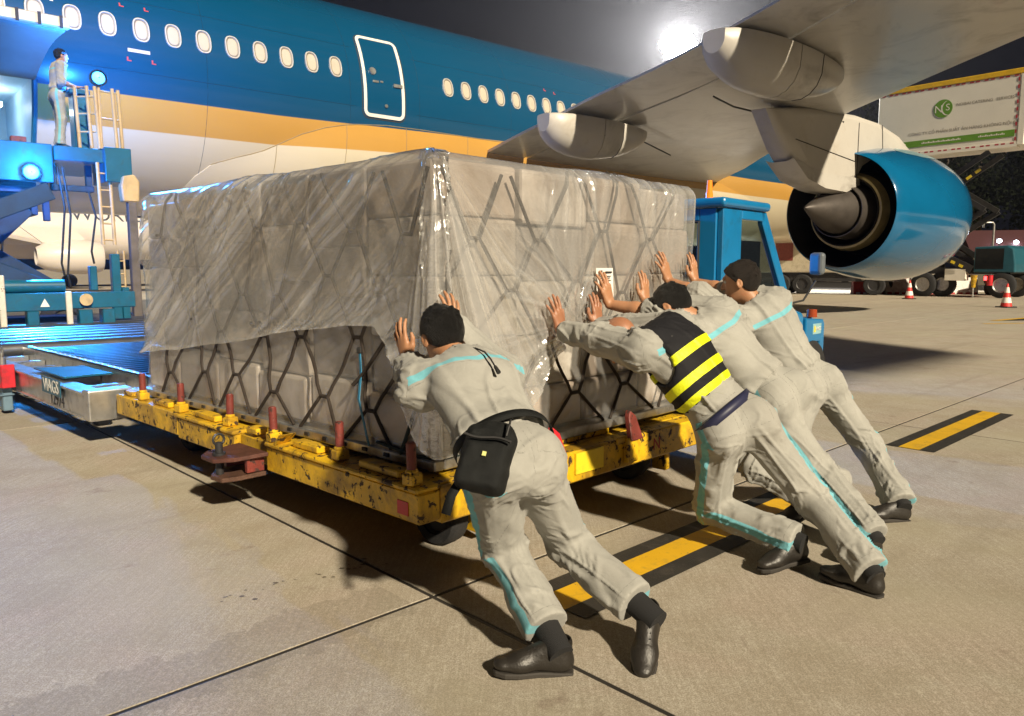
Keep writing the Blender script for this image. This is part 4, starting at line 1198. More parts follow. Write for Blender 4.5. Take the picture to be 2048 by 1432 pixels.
def film_mat(name, a0, a1, folds_=True, gloss=.13):
    m, nt, b = newmat(name); L = nt.links
    out = nt.nodes.get('Material Output')
    P = coords(nt)
    n1 = noise(nt, P, 2.3, 6, .65, .8); n2 = noise(nt, P, 26, 5, .6, 1.5)
    tr = nt.nodes.new('ShaderNodeBsdfTransparent'); tr.inputs[0].default_value = (.97, .96, .94, 1)
    bp = nt.nodes.new('ShaderNodeBump'); bp.inputs['Strength'].default_value = .30; bp.inputs['Distance'].default_value = .012
    L.new(n2, bp.inputs['Height'])
    lw = nt.nodes.new('ShaderNodeLayerWeight'); lw.inputs[0].default_value = .35
    f = math_(nt, 'ADD', ramp(nt, n1, [(.3, a0), (.72, a1)]), math_(nt, 'MULTIPLY', lw.outputs['Facing'], .25), clamp=True)
    if folds_:
        at = nt.nodes.new('ShaderNodeAttribute'); at.attribute_name = 'layers'
        f = math_(nt, 'MULTIPLY_ADD', at.outputs['Fac'], .44, f, clamp=True)
    df = nt.nodes.new('ShaderNodeBsdfDiffuse'); df.inputs[0].default_value = (.74, .735, .72, 1); L.new(bp.outputs[0], df.inputs['Normal'])
    mx = nt.nodes.new('ShaderNodeMixShader'); L.new(f, mx.inputs[0]); L.new(tr.outputs[0], mx.inputs[1]); L.new(df.outputs[0], mx.inputs[2])
    gl = nt.nodes.new('ShaderNodeBsdfGlossy'); gl.inputs['Color'].default_value = (1, 1, 1, 1); gl.inputs['Roughness'].default_value = gloss; L.new(bp.outputs[0], gl.inputs['Normal'])
    lf_ = nt.nodes.new('ShaderNodeLayerWeight'); lf_.inputs[0].default_value = .5; L.new(bp.outputs[0], lf_.inputs['Normal'])
    frs = math_(nt, 'MULTIPLY_ADD', math_(nt, 'POWER', lf_.outputs['Facing'], 4.0), .75, .20 if folds_ else .10)
    if folds_: frs = math_(nt, 'MULTIPLY_ADD', at.outputs['Fac'], .22, frs, True)
    m2 = nt.nodes.new('ShaderNodeMixShader'); L.new(frs, m2.inputs[0]); L.new(mx.outputs[0], m2.inputs[1]); L.new(gl.outputs[0], m2.inputs[2])
    L.new(m2.outputs[0], out.inputs[0]); nt.nodes.remove(b)
    return m
M_FILM = film_mat('clear_plastic_film', .02, .15, True, .14)
M_WRAP = film_mat('tight_stretch_wrap', .02, .10, False, .2)
lay = np.clip((mL * fL * .7 + fC + fR + fH + fG * .5) / .020, 0, 1)
lay = np.maximum(lay, .55 * np.exp(-((tt[None, :] - 1) / .025) ** 2).repeat(len(us), 0).ravel()).reshape(len(us), NV)
LA = np.concatenate([np.full((25, len(us)), .12), lay.T], 0)
np_mesh('plastic_film', Gf.reshape(-1, 3), Qf, M_FILM, load, {'layers': LA.ravel()})
# tighter stretch wrap over the whole block, showing below the loose film
us2 = np.linspace(-3.1, 2.26, 260); zs2 = np.linspace(.015, LZ - .3, 60)
G2 = np.array([[wall(a, zz, .006 + .010 * abs(n_)) for zz, n_ in zip(zs2, vnoise(np.stack([zs2 * 0 + a * 9 + zs2 * 4, zs2 * 11 - a * 6, zs2 * 0], 1)))] for a in us2])
b = MB(); b.grid(G2); b.build('stretch_wrap', M_WRAP, load, smooth=180)
# paper label stuck to the right face
lab = bpy.data.objects.new('shipping_label', None); COL.objects.link(lab); lab.parent = load
p0 = wall(1.20, .78, .05)
b = MB(); b.grid([[V(1.165 + dx * .155 + dz * -.012, p0[1] - .014 + .004 * math.sin(dx * 3), .71 + dz * .17) for dz in (0, .5, 1)] for dx in (0, .33, .66, 1)]); b.build('paper', mat('white_paper', (.80, .78, .74), .6, var=.03), lab, solid=.001)
b = MB()
for (x, z, w, h) in ((1.185, .855, .022, .012), (1.235, .853, .06, .009), (1.19, .835, .10, .003), (1.19, .825, .09, .003), (1.19, .812, .10, .003)):
    b.bb((x, p0[1] - .0185, z), (x + w, p0[1] - .0165, z + h))
b.build('print', MT['dark'], lab)
# ------------------------------------------------------------------ tow tractor: x = forward (away to the right), y = left (away), origin at its near rear corner
TRZ = R(90 - 42)
tug = thing('tow_tractor', 'bright blue tow tractor with a windowed cab parked behind the cargo', 'tractor', (1.68, 6.2, 0), TRZ)
TW = 1.30
def panel_xz(y, poly, th, name, m=None, parent=tug, bev=.006):
    b = MB(); b.prism([(x, y, z) for x, z in poly], (0, th, 0)); return b.build(name, m or MT['tug'], parent, bevel=bev)
for (y, nm) in ((0, 'near'), (TW - .05, 'far')):
    panel_xz(y, [(0, .45), (.33, .45), (.33, 1.80), (0, 1.80)], .05, 'rear_side_panel')
    panel_xz(y, [(.335, 1.72), (.775, 1.72), (.76, 1.80), (.335, 1.80)], .05, 'door_header')
    panel_xz(y, [(.335, .45), (1.50, .45), (1.50, .795), (.335, .795)], .05, 'door_lower_panel')
    panel_xz(y, [(.80, 1.80), (.70, 1.80), (.74, 1.69), (1.42, .80), (1.56, .80)], .052, 'front_pillar')
    b = MB(); b.add([(.335, y + .025, .79), (1.40, y + .025, .80), (.74, y + .025, 1.715), (.335, y + .025, 1.715)], [(0, 1, 2, 3)]); b.build('side_window', MT['glass'], tug)
b = MB(); b.bb((-.02, .052, .45), (.03, .20, 1.80)); b.bb((-.02, TW - .20, .45), (.03, TW - .052, 1.80)); b.bb((-.02, .20, 1.70), (.03, TW - .20, 1.80)); b.bb((-.02, .20, .45), (.03, TW - .20, .92)); b.build('rear_panel', MT['tug'], tug, bevel=.006)
b = MB(); b.add([(.005, .19, .9), (.005, TW - .19, .9), (.005, TW - .19, 1.71), (.005, .19, 1.71)], [(0, 1, 2, 3)]); b.build('rear_window', MT['glass'], tug)
b = MB(); b.tube([(-.028, .2, .93), (-.028, .2, 1.69), (-.028, TW - .2, 1.69), (-.028, TW - .2, .93)], .014, 6, True); b.build('window_seal', MT['black'], tug, smooth=50)
b = MB(); b.prism([(-.06, -.04, 1.803), (.80, -.04, 1.803), (.90, .10, 1.803), (.90, TW - .10, 1.803), (.80, TW + .04, 1.803), (-.06, TW + .04, 1.803)], (0, 0, .075)); b.build('roof', MT['tug'], tug, bevel=.03, seg=3)
b = MB(); b.add([(.80, .055, 1.79), (1.52, .055, .80), (1.52, TW - .055, .80), (.80, TW - .055, 1.79)], [(0, 1, 2, 3)]); b.build('windscreen', MT['glass'], tug)
b = MB(); b.bar((1.30, .5, .83), (1.02, .38, 1.33), .015, .012); b.bar((1.10, .30, 1.18), (1.26, .62, .92), .018, .012); b.build('wiper', MT['black'], tug)
# bonnet, grille, bumper
b = MB(); b.prism([(1.505, .02, .50), (1.505, .02, .94), (1.75, .02, .89), (1.80, .02, .86), (1.80, .02, .50)], (0, TW - .04, 0)); b.build('bonnet', MT['tug'], tug, bevel=.03, seg=3)
b = MB(); b.prism([(1.81, 0, .36), (1.81, 0, .83), (2.26, 0, .80), (2.30, 0, .76), (2.30, 0, .36), (2.20, 0, .36), (2.18, 0, .58), (1.90, 0, .58), (1.90, 0, .36)], (0, .12, 0)); b.bb((1.81, .121, .60), (2.30, TW - .121, .815)); b.prism([(1.81, TW - .12, .36), (1.81, TW - .12, .83), (2.26, TW - .12, .80), (2.30, TW - .12, .76), (2.30, TW - .12, .36), (2.20, TW - .12, .36), (2.18, TW - .12, .58), (1.90, TW - .12, .58), (1.90, TW - .12, .36)], (0, .12, 0)); b.build('front_body', MT['tug'], tug, bevel=.012, seg=2)
b = MB(); b.bb((.02, .06, .28), (2.22, TW - .06, .445)); b.bb((1.84, .13, .30), (2.22, TW - .13, .59)); b.build('chassis', MT['dark'], tug)
b = MB(); b.bb((1.98, -.004, .66), (2.20, -.0005, .765)); bd_ = b.build('badge', mat('pale_badge', (.25, .45, .50), .5), tug)
lettering('VIAGS', .055, MT['white'], bd_, (2.115, -.007, .712), (R(90), 0, 0))
b = MB(); b.prism([(2.00, -.008, .68), (2.045, -.008, .68), (2.035, -.008, .745), (2.01, -.008, .745)], (0, .003, 0)); b.build('emblem', M_REFY, bd_)
b = MB(); b.cyl((2.20, .10, .82), (2.20, .10, .90), .055, .05, 18); b.build('indicator_lamp', mat('amber_brown_lens', (.30, .05, .015), .25), tug, smooth=40)
b = MB(); b.cyl((.02, .14, 1.88), (.02, .14, 1.92), .03, n=16); b.cyl((.02, .14, 1.92), (.02, .14, 2.02), .026, .020, 16); b.build('beacon', mat('orange_beacon', (.85, .22, .02), .25, emit=(1, .25, .02, .35)), tug, smooth=40)
b = MB(); b.tube([(1.22, -.01, .98), (1.45, -.10, 1.02), (1.58, -.16, 1.2)], .010, 6); b.build('mirror_arm', MT['black'], tug)
b = MB(); b.box((1.60, -.16, 1.36), (.08, .15, .21), -.35); b.build('mirror', mat('grey_mirror_shell', (.13, .15, .17), .35, coat=.3), tug, bevel=.035, seg=3)
b = MB(); b.bar((1.22, -.02, .98), (1.35, -.05, 1.0), .02, .02); b.build('grab_handle', MT['alu'], tug)
b = MB(); b.bb((.25, .3, .55), (.55, 1.0, .85)); b.bb((.2, .3, .85), (.32, 1.0, 1.30)); b.build('seat', mat('black_vinyl', (.03, .03, .032), .5), tug, bevel=.04, seg=2)
b = MB(); b.tube([(.92 + .05 * math.sin(t), .65 + .17 * math.cos(t), 1.04 + .16 * math.sin(t)) for t in [2 * PI * i / 20 for i in range(20)]], .014, 6, True); b.cyl((.95, .65, 1.0), (1.15, .65, .85), .025); b.build('steering_wheel', MT['black'], tug, smooth=50)
for (x, y) in ((.45, .06), (1.98, .06), (.45, TW - .06), (1.98, TW - .06)): wheel(tug, (x, y, .30), .30, .20, (0, 1, 0), MT['cream'])

# ------------------------------------------------------------------ catering truck, its white body lifted on a scissor frame: x = along it (away from the aircraft), y = left, origin under its rear corner
def plw(s, q): p = s * UW + (q - 20.5) * NW; return p
CRZ2 = math.atan2(NW[1], NW[0])
pw = plw(38.4, 3.1)
cat = thing('catering_truck', 'catering truck with its white lettered box body raised high behind the engine', 'truck', tuple(pw), CRZ2)
# local x = N direction, local y = left of it = U direction -> the viewer's side is y = 0, the truck reaches y = 2.5
M_CBOX = mat('catering_box_white', (.84, .80, .70), .5, var=.04, vs=1, dirt=(.55, .5, .4), dthr=.7)
M_GRN = mat('green_print', (.13, .30, .02), .5, var=.08)
b = MB(); b.bb((0, .02, 6.62), (5.95, 2.5, 9.52)); b.build('box_body', M_CBOX, cat, bevel=.03)
b = MB(); b.bb((-.02, -.01, 9.525), (6.1, .12, 9.75)); b.bb((5.97, .12, 9.525), (6.1, 2.5, 9.75)); b.build('yellow_rail', mat('yellow_rail_paint', (.75, .45, .01), .45), cat, bevel=.02)
b = MB(); b.bb((5.96, 0, 6.55), (6.22, 2.5, 9.52)); b.build('front_frame', M_CBOX, cat, bevel=.02)
b = MB(); b.bb((0, 0.004, 6.93), (5.85, .017, 7.22)); b.build('green_band', M_GRN, cat)
b = MB(); b.bb((0, -.005, 6.50), (5.95, .5, 6.618)); b.bb((0, -.004, 6.62), (5.95, .018, 6.70)); b.build('lower_sill', M_CBOX, cat)
M_RTAPE = mat('red_reflective_tape', (.45, .04, .05), .4)
b = MB()
for k in range(20):
    x = .15 + k * .29 + (.05 if k % 2 else 0)
    b.bb((x, -.008, 6.62), (x + .15, .003, 6.68)); b.bb((x, .008, 9.44), (x + .16, .017, 9.50))
for k in range(9): b.bb((5.86, .006, 6.75 + k * .31), (5.92, .017, 6.90 + k * .31))
b.build('reflective_tape', M_RTAPE, cat)
# the round badge: green disc with N, a crescent and S
sg = bpy.data.objects.new('badge', None); COL.objects.link(sg); sg.parent = cat; sg.location = (2.92, .012, 8.52)
b = MB(); b.cyl((0, 0, 0), (0, -.008, 0), .40, n=48); b.build('green_disc', M_GRN, sg)
lettering('N', .46, M_CBOX, sg, (-.19, -.010, -.02), (R(90), 0, 0), .002)
lettering('S', .42, M_CBOX, sg, (.20, -.010, .02), (R(90), 0, 0), .002)
b = MB(); o_, i_ = [], []
for k in range(17):
    t = R(100 + 190 * k / 16); w_ = .055 * math.sin(PI * k / 16) + .006
    o_.append((.22 + .30 * math.cos(t), -.012, .0 + .33 * math.sin(t))); i_.append((.22 + (.30 - w_) * math.cos(t), -.012, .0 + (.33 - w_) * math.sin(t)))
b.grid(np.array([o_, i_])); b.build('crescent', M_CBOX, sg, solid=.003)
M_GTX = mat('grey_lettering', (.32, .28, .22), .6)
for w_, x_ in (('NOIBAI', 3.76), ('CATERING', 4.52), ('SERVICES', 5.42)): lettering(w_, .175, M_GTX, cat, (x_, .014, 8.60), (R(90), 0, 0), .001)
lettering('CÔNG TY CỔ PHẦN SUẤT ĂN HÀNG KHÔNG NỘI BÀI', .185, M_GTX, cat, (3.75, .014, 7.52), (R(90), 0, 0), .001)
for (x, w_) in ((.9, 1.0), (2.95, 1.75), (5.0, 1.1)):
    b = MB()
    for k in range(int(w_ / .07)): b.bb((x - w_ / 2 + k * .07, .000, 7.05), (x - w_ / 2 + k * .07 + .05, .003, 7.10 + .03 * (k % 3 == 1)))
    b.build('small_print', M_CBOX, cat)['kind'] = 'stuff'
# scissor lift and chassis
for y in (.35, 2.1):
    for (x0, z0, x1, z1) in ((1.0, 1.35, 4.8, 3.9), (4.8, 1.35, 1.0, 3.9), (1.0, 3.9, 4.8, 6.45), (4.8, 3.9, 1.0, 6.45)):
        b = MB(); b.bar((x0, y + (.1 if x1 > x0 else 0), z0), (x1, y + (.1 if x1 > x0 else 0), z1), .10, .22); b.build('scissor_arm', MT['dark'], cat)
for (x0, z0) in ((4.35, 5.55), (4.0, 5.3), (3.65, 5.08)):
    b = MB(); b.bar((x0, .27, z0), (x0 + .2, .27, z0 + .14), .02, .12); b.build('hazard_mark', M_REFY, cat)
b = MB(); b.bb((.2, .3, 1.05), (6.0, 2.2, 1.35)); b.build('chassis', MT['dark'], cat)
b = MB(); b.bb((3.45, -.05, .75), (4.35, .3, 1.28)); b.bb((3.45, -.05, 1.0), (3.9, 2.3, 1.28)); b.build('tool_locker', M_CBOX, cat, bevel=.02)
b = MB(); b.bar((3.25, .0, 1.9), (4.55, .0, 1.25), .10, .34); b.build('stabiliser_beam', MT['dark'], cat)
for k in range(3): b = MB(); b.bar((3.35 + k * .34, -.055, 1.80 - k * .17), (3.52 + k * .34, -.055, 1.715 - k * .17), .012, .12); b.build('hazard_mark', M_REFY, cat)
b = MB(); b.prism([(4.62, 0, 1.12), (4.62, 0, 2.25), (5.9, 0, 2.30), (6.15, 0, 2.15), (6.25, 0, 1.5), (6.25, 0, 1.12)], (0, 2.3, 0)); b.build('cab', mat('cab_blue', (.012, .085, .12), .45), cat, bevel=.05, seg=2)
b = MB(); b.bb((4.68, -.012, 1.28), (5.80, .0, 2.17)); b.build('cab_window', mat('dark_glass', (.01, .012, .014), .1), cat)
b = MB(); b.cyl((4.72, -.15, 1.0), (4.72, -.15, .45), .14, .08, 12); b.build('outrigger', MT['yellow'], cat, smooth=40)
b = MB(); b.cyl((4.72, -.15, .45), (4.72, -.15, .02), .035, n=10); b.build('outrigger_foot', MT['alu'], cat)
b = MB(); b.cyl((5.35, -.1, 1.0), (5.35, -.1, .55), .12, n=12); b.build('gas_bottle', MT['red'], cat, smooth=40)
for (x, y) in ((2.55, .0), (3.3, .25), (5.75, .15), (2.55, 2.2), (5.75, 2.2)): wheel(cat, (x, y, .56), .56, .32, (0, 1, 0), MT['steel'])

# ------------------------------------------------------------------ service truck and barrier beyond the engine
pw = plw(31.0, -.6)
sv = thing('service_truck', 'beige service truck half hidden between the tractor cab and the engine', 'truck', (17.2, 39.5, 0), R(-35))
b = MB(); b.bb((-4.2, -1.2, 1.1), (0.6, 1.2, 3.4)); b.build('box_body', mat('beige_box', (.42, .37, .27), .55, var=.08, dirt=(.2, .17, .12), dthr=.6), sv, bevel=.03)
b = MB(); b.bb((.75, -1.15, .7), (2.3, 1.15, 2.6)); b.build('cab', mat('beige_cab', (.45, .42, .36), .45), sv, bevel=.12, seg=2)
b = MB(); b.bb((-4.2, -1.0, .65), (2.2, 1.0, 1.08)); b.build('chassis', MT['dark'], sv)
for (lo, hi) in (((-3.4, -1.215, 1.7), (-2.5, -1.202, 2.6)), ((-1.6, -1.215, 1.5), (-.9, -1.202, 2.1))): b = MB(); b.bb(lo, hi); b.build('locker_door', MT['redbrown'], sv)
for (x, y) in ((-3.1, -1.05), (-2.0, -1.05), (1.4, -1.05), (-3.1, 1.05), (1.4, 1.05)): wheel(sv, (x, y, .5), .5, .3, (0, 1, 0), MT['dark'])
br = None
M_WPL = mat('white_plastic', (.62, .60, .56), .5, dirt=(.35, .3, .26), dthr=.6)
M_RPL = mat('red_plastic', (.40, .05, .05), .5, dirt=(.2, .06, .05), dthr=.6)
for k in range(4):
    e = thing('water_barrier', ['leftmost plastic barrier under the engine, mostly red', 'second plastic barrier from the left under the engine', 'third plastic barrier from the left under the engine', 'rightmost plastic barrier under the engine, beside the truck wheel'][k], 'barrier', (17.4 + k * 1.55, 39.5 - k * .1, 0), R(-4), 'plastic barriers beyond the engine')
    b = MB(); b.prism([(0, -.28, 0), (0, .28, 0), (0, .2, .25), (0, .09, .85), (0, -.09, .85), (0, -.2, .25)], (1.45, 0, 0)); b.build('barrier_body', M_RPL if k % 2 == 0 else M_WPL, e, bevel=.03)
    for q in range(4): b = MB(); b.bb((.1 + q * .36, -.30, .0), (.3 + q * .36, -.25, .10)); b.build('foot', M_WPL if k % 2 == 0 else M_RPL, e)
# a red tail-lit vehicle at the far right edge
rv = thing('baggage_tug', 'dark red vehicle with glowing tail lights at the far right edge', 'vehicle', (23.6, 36.5, 0), R(20))
b = MB(); b.bb((0, 0, .55), (2.6, 1.5, 1.0)); b.bb((.6, .1, 1.0), (1.9, 1.4, 1.45)); b.build('body', mat('dark_red_body', (.10, .02, .03), .5), rv, bevel=.06)
M_TAIL = lamp_mat('tail_light_glow', (1, .03, .03), 9)
for y in (.1, 1.2): b = MB(); b.bb((-.03, y, .72), (-.002, y + .22, .92)); b.build('tail_light', M_TAIL, rv)
for (x, y) in ((.5, .02), (2.1, .02), (.5, 1.48), (2.1, 1.48)): wheel(rv, (x, y, .33), .33, .22, (0, 1, 0), MT['dark'])

# ------------------------------------------------------------------ traffic cones
M_CR = mat('cone_red', (.62, .035, .03), .5, var=.1, vs=8, dirt=(.25, .05, .04), dthr=.62)
M_CW = mat('cone_white_band', (.80, .76, .70), .4, var=.05)
cone = None
for (p, lb) in (((16.62, 25.91), 'red and white traffic cone standing alone at the right edge, nearer one'), ((17.02, 33.06), 'red and white traffic cone beside the dark truck wheel, farther one')):
    if cone is None:
        cone = thing('traffic_cone', lb, 'cone', (*p, 0), 0, 'traffic cones on the apron')
        b = MB(); b.box((0, 0, .02), (.46, .46, .04), .3); b.build('base', MT['black'], cone, bevel=.012)
        prof = [(.04, .185), (.14, .165), (.36, .118), (.50, .088), (.66, .055), (.80, .028)]
        b = MB(); b.lathe([(.04, .175), (.80, .026), (.805, .005)], (0, 0, 0), (0, 0, 1), 28); b.build('cone_body', M_CR, cone, smooth=50)
        for (z0, z1) in ((.16, .34), (.50, .68)):
            f = lambda z: .175 + (.026 - .175) * (z - .04) / .76 + .003
            b = MB(); b.lathe([(z0, f(z0)), (z1, f(z1))], (0, 0, 0), (0, 0, 1), 28); b.build('white_band', M_CW, cone, smooth=50)
    else:
        c = copy_tree(cone); c.location = (*p, 0); c['label'] = lb; c.rotation_euler = (0, 0, .5)
# ------------------------------------------------------------------ container loader (plane frame: local x = s, local y = -q)
ld = thing('container_loader', 'blue container loader with scissor legs raised to the open hold door', 'loader', tuple(-20.5 * NW), PL_RZ)
Lm = MT['loader']
def LB(name, boxes, m=Lm, parent=ld, bev=.01):
    for (s0, q0, z0, s1, q1, z1) in boxes:
        b = MB(); b.bb(PQ(s0, q0, z0), PQ(s1, q1, z1)); o = b.build(name, m, parent, bevel=bev)
    return o
LB('platform', [(-1.2, 3.05, 3.12, 3.75, 5.6, 3.34), (-1.2, 5.605, 2.72, 2.75, 5.75, 3.34)])
M_DEEP = mat('deep_blue_paint', (.004, .028, .085), .5, var=.3)
LB('under_frame', [(-1.2, 5.45, 2.98, 2.70, 5.55, 3.11), (-1.2, 5.45, 2.55, 2.70, 5.55, 2.66), (2.60, 5.45, 2.10, 2.70, 5.55, 2.97), (1.7, 5.45, 2.10, 1.78, 5.55, 2.54), (.9, 5.45, 2.10, .98, 5.55, 2.54), (2.76, 5.3, 2.62, 2.86, 5.4, 3.09), (3.3, 5.3, 2.62, 3.4, 5.4, 3.09), (2.76, 5.41, 2.62, 3.4, 5.5, 2.72)], M_DEEP)
LB('hydraulic_tank', [(2.0, 4.6, 2.2, 2.55, 5.4, 2.9)], M_DEEP)
for (s, z0, z1) in ((2.82, 1.2, 3.05), (2.9, 1.0, 3.0), (3.28, 1.4, 2.6), (1.95, 1.1, 2.6)):
    b = MB(); b.tube([PQ(s, 5.65, z1), PQ(s + .06, 5.75, (z0 + z1) / 2 + .2), PQ(s - .05, 5.8, z0 + .2), PQ(s, 5.7, z0)], .018, 6); b.build('hose', MT['black'], ld, smooth=60)
LB('side_walkway', [(2.78, 5.35, 3.10, 3.70, 5.75, 3.33), (3.50, 5.0, 2.78, 3.92, 5.9, 3.36)])
LB('control_desk', [(3.20, 4.95, 3.345, 3.42, 5.3, 4.28), (3.14, 4.9, 4.285, 3.46, 5.35, 4.36)])
cm = MT['cream']
def rail(name, pts, r=.022): b = MB(); b.tube(pts, r, 8); return b.build(name, cm, ld, smooth=50)
# guard rails of the walkway: cream posts and bars
for (s, q) in ((3.22, 5.5), (3.36, 5.7), (3.47, 5.75), (3.74, 5.75), (3.84, 5.7)):
    rail('rail_post', [PQ(s, q, 3.34), PQ(s - .03, q, 4.36)], .030)
for z in (3.62, 3.92, 4.2): rail('rail_bar', [PQ(3.22, 5.5, z), PQ(3.47, 5.75, z)], .016)
for z in (3.85, 4.3): rail('rail_bar', [PQ(3.47, 5.75, z), PQ(3.84, 5.7, z)], .016)
# ladder below
for s in (3.42, 3.60): rail('ladder_stile', [PQ(s, 5.8, 1.72), PQ(s - .02, 5.8, 3.1)], .030)
for k in range(5): rail('ladder_rung', [PQ(3.42, 5.8, 1.80 + k * .28), PQ(3.60, 5.8, 1.80 + k * .28)], .016)
for s in (3.62, 3.72): rail('lower_ladder_stile', [PQ(s, 5.85, .95), PQ(s, 5.85, 1.62)], .018)
for k in range(3): rail('ladder_rung', [PQ(3.62, 5.85, 1.0 + k * .22), PQ(3.72, 5.85, 1.0 + k * .22)], .012)
# guide mast with its cream cap
LB('mast', [(3.80, 5.85, .25, 3.94, 6.0, 2.50)], mat('mast_grey_brown', (.10, .085, .075), .6, var=.3))
b = MB(); b.prism([PQ(3.72, 6.02, 2.45), PQ(3.98, 6.02, 2.45), PQ(4.0, 6.02, 2.80), PQ(3.92, 6.02, 2.92), PQ(3.74, 6.02, 2.88), PQ(3.70, 6.02, 2.7)], (0, .22, 0)); b.build('mast_cap', cm, ld, bevel=.02)
LB('rear_mast', [(3.98, 5.3, .25, 4.08, 5.45, 2.45)], MT['dark'])
# scissor legs
for q in (5.3, 7.2):
    for (s0, z0, s1, z1) in ((-.9, .95, 2.4, 2.45), (2.4, .95, -.9, 2.45)):
        b = MB(); b.bar(PQ(s0 if q > 6 else s0, q + (.13 if s1 > s0 else 0), z0), PQ(s1, q + (.13 if s1 > s0 else 0), z1), .12, .26); b.build('scissor_arm', M_DEEP, ld, bevel=.01)
for (s0, s1) in ((.6, 2.55), (2.2, .95)):
    b = MB(); b.bar(PQ(s0, 6.5, 2.25), PQ(s1, 6.5, .95), .10, .26); b.build('scissor_arm', M_DEEP, ld, bevel=.01)
# chassis: long tube, beam, legs
b = MB(); b.cyl(PQ(-1.5, 7.3, 1.05), PQ(2.5, 7.3, 1.05), .10, n=18); b.build('cross_tube', Lm, ld, smooth=40)
LB('chassis_beam', [(-1.5, 7.35, .70, 2.52, 7.6, .96), (2.53, 7.35, .72, 3.42, 7.55, .96)])
LB('chassis_leg', [(1.95, 7.4, .22, 2.10, 7.62, .70), (2.62, 7.4, .22, 2.80, 7.6, .70), (2.95, 7.3, .22, 3.12, 7.55, .70), (1.42, 7.4, .22, 1.60, 7.66, .95)])
LB('chassis_box', [(1.65, 6.6, .18, 2.6, 7.3, .60), (-.5, 6.6, .18, 1.35, 7.3, .68)], mat('deep_navy', (.006, .015, .06), .5))
LB('white_post', [(1.61, 7.67, .22, 1.69, 7.72, 1.22), (2.44, 7.62, .22, 2.52, 7.68, .98)], mat('chipped_white_post', (.62, .58, .50), .6, chip=(.12, .08, .05), cthr=.62, cscale=16))
LB('side_frame', [(3.35, 6.4, .22, 3.48, 6.55, 1.55), (3.49, 6.42, .22, 3.60, 6.55, 1.0), (2.85, 7.2, .98, 2.95, 7.35, 1.35)])
b = MB(); b.cyl(PQ(2.72, 7.605, .85), PQ(2.72, 7.62, .85), .09, n=20); b.build('round_sticker', cm, ld)
b = MB(); b.prism([PQ(2.12, 7.605, .76), PQ(2.24, 7.605, .76), PQ(2.18, 7.605, .88)], (0, -.006, 0)); b.build('warning_sticker', MT['white'], ld)
LB('number_plate', [(.85, 7.605, .73, 1.50, 7.625, .94)], mat('plate_blue', (.01, .06, .16), .5))
lettering('0 1018', .20, MT['white'], ld, PQ(1.20, 7.635, .835), (R(90), 0, 0))
b = MB(); b.tube([PQ(.9, 7.65, .45), PQ(1.1, 7.7, .40), PQ(1.3, 7.68, .55), PQ(1.35, 7.6, .7)], .03, 8); b.build('hose', MT['black'], ld, smooth=60)
for (s, q) in ((.3, 6.9), (2.9, 5.0), (.3, 4.2)): wheel(ld, PQ(s, q, .38), .38, .25, (0, 1, 0), MT['dark'])
LB('warning_flag', [(2.2, 5.5, 3.345, 2.42, 5.62, 3.44)], MT['redbrown'])
# the two lit blue work lamps
M_BLUE = lamp_mat('blue_lamp_glow', (.06, .40, 1.0), 5)
def work_lamp(s, q, z, e, r=.075, dq=0.0, spot=0):
    root = bpy.data.objects.new('work_lamp', None); COL.objects.link(root); root.parent = ld
    b = MB(); b.lathe([(-.10, .05), (-.08, r + .03), (.0, r + .035), (.02, r + .02)], PQ(s, q, z), (0, -1, 0), 20, cap0=True); b.build('lamp_housing', MT['dark'], root, smooth=40)
    b = MB(); b.lathe([(.0, r), (.03, r * .8), (.045, .01)], PQ(s, q, z), (0, -1, 0), 20); b.build('lens', M_BLUE, root, smooth=60)
    ldt = bpy.data.lights.new('blue_light', 'POINT'); ldt.energy = e; ldt.color = (.03, .25, 1.0); ldt.shadow_soft_size = .10
    lo = bpy.data.objects.new('blue_light', ldt); COL.objects.link(lo); lo.parent = root; lo.location = PQ(s + dq * .5, q + .16 - dq, z + .02 + dq * .4)
    if spot:
        sd_ = bpy.data.lights.new('work_beam', 'SPOT'); sd_.energy = spot; sd_.color = (.02, .30, 1.0); sd_.spot_size = R(88); sd_.spot_blend = .6; sd_.shadow_soft_size = .09
        so_ = bpy.data.objects.new('work_beam', sd_); COL.objects.link(so_); so_.parent = root; so_.location = PQ(s, q + .10, z)
        so_.rotation_euler = Vector((-.12, -1, -.27)).to_track_quat('-Z', 'Y').to_euler()
    return root
work_lamp(3.50, 5.80, 4.50, 420, .10, .9, 900)
b = MB(); b.cyl(PQ(3.50, 5.75, 3.34), PQ(3.50, 5.75, 4.42), .025, n=8); b.build('lamp_post', cm, ld)
work_lamp(2.42, 5.82, 2.86, 150, .11, 0, 5000)

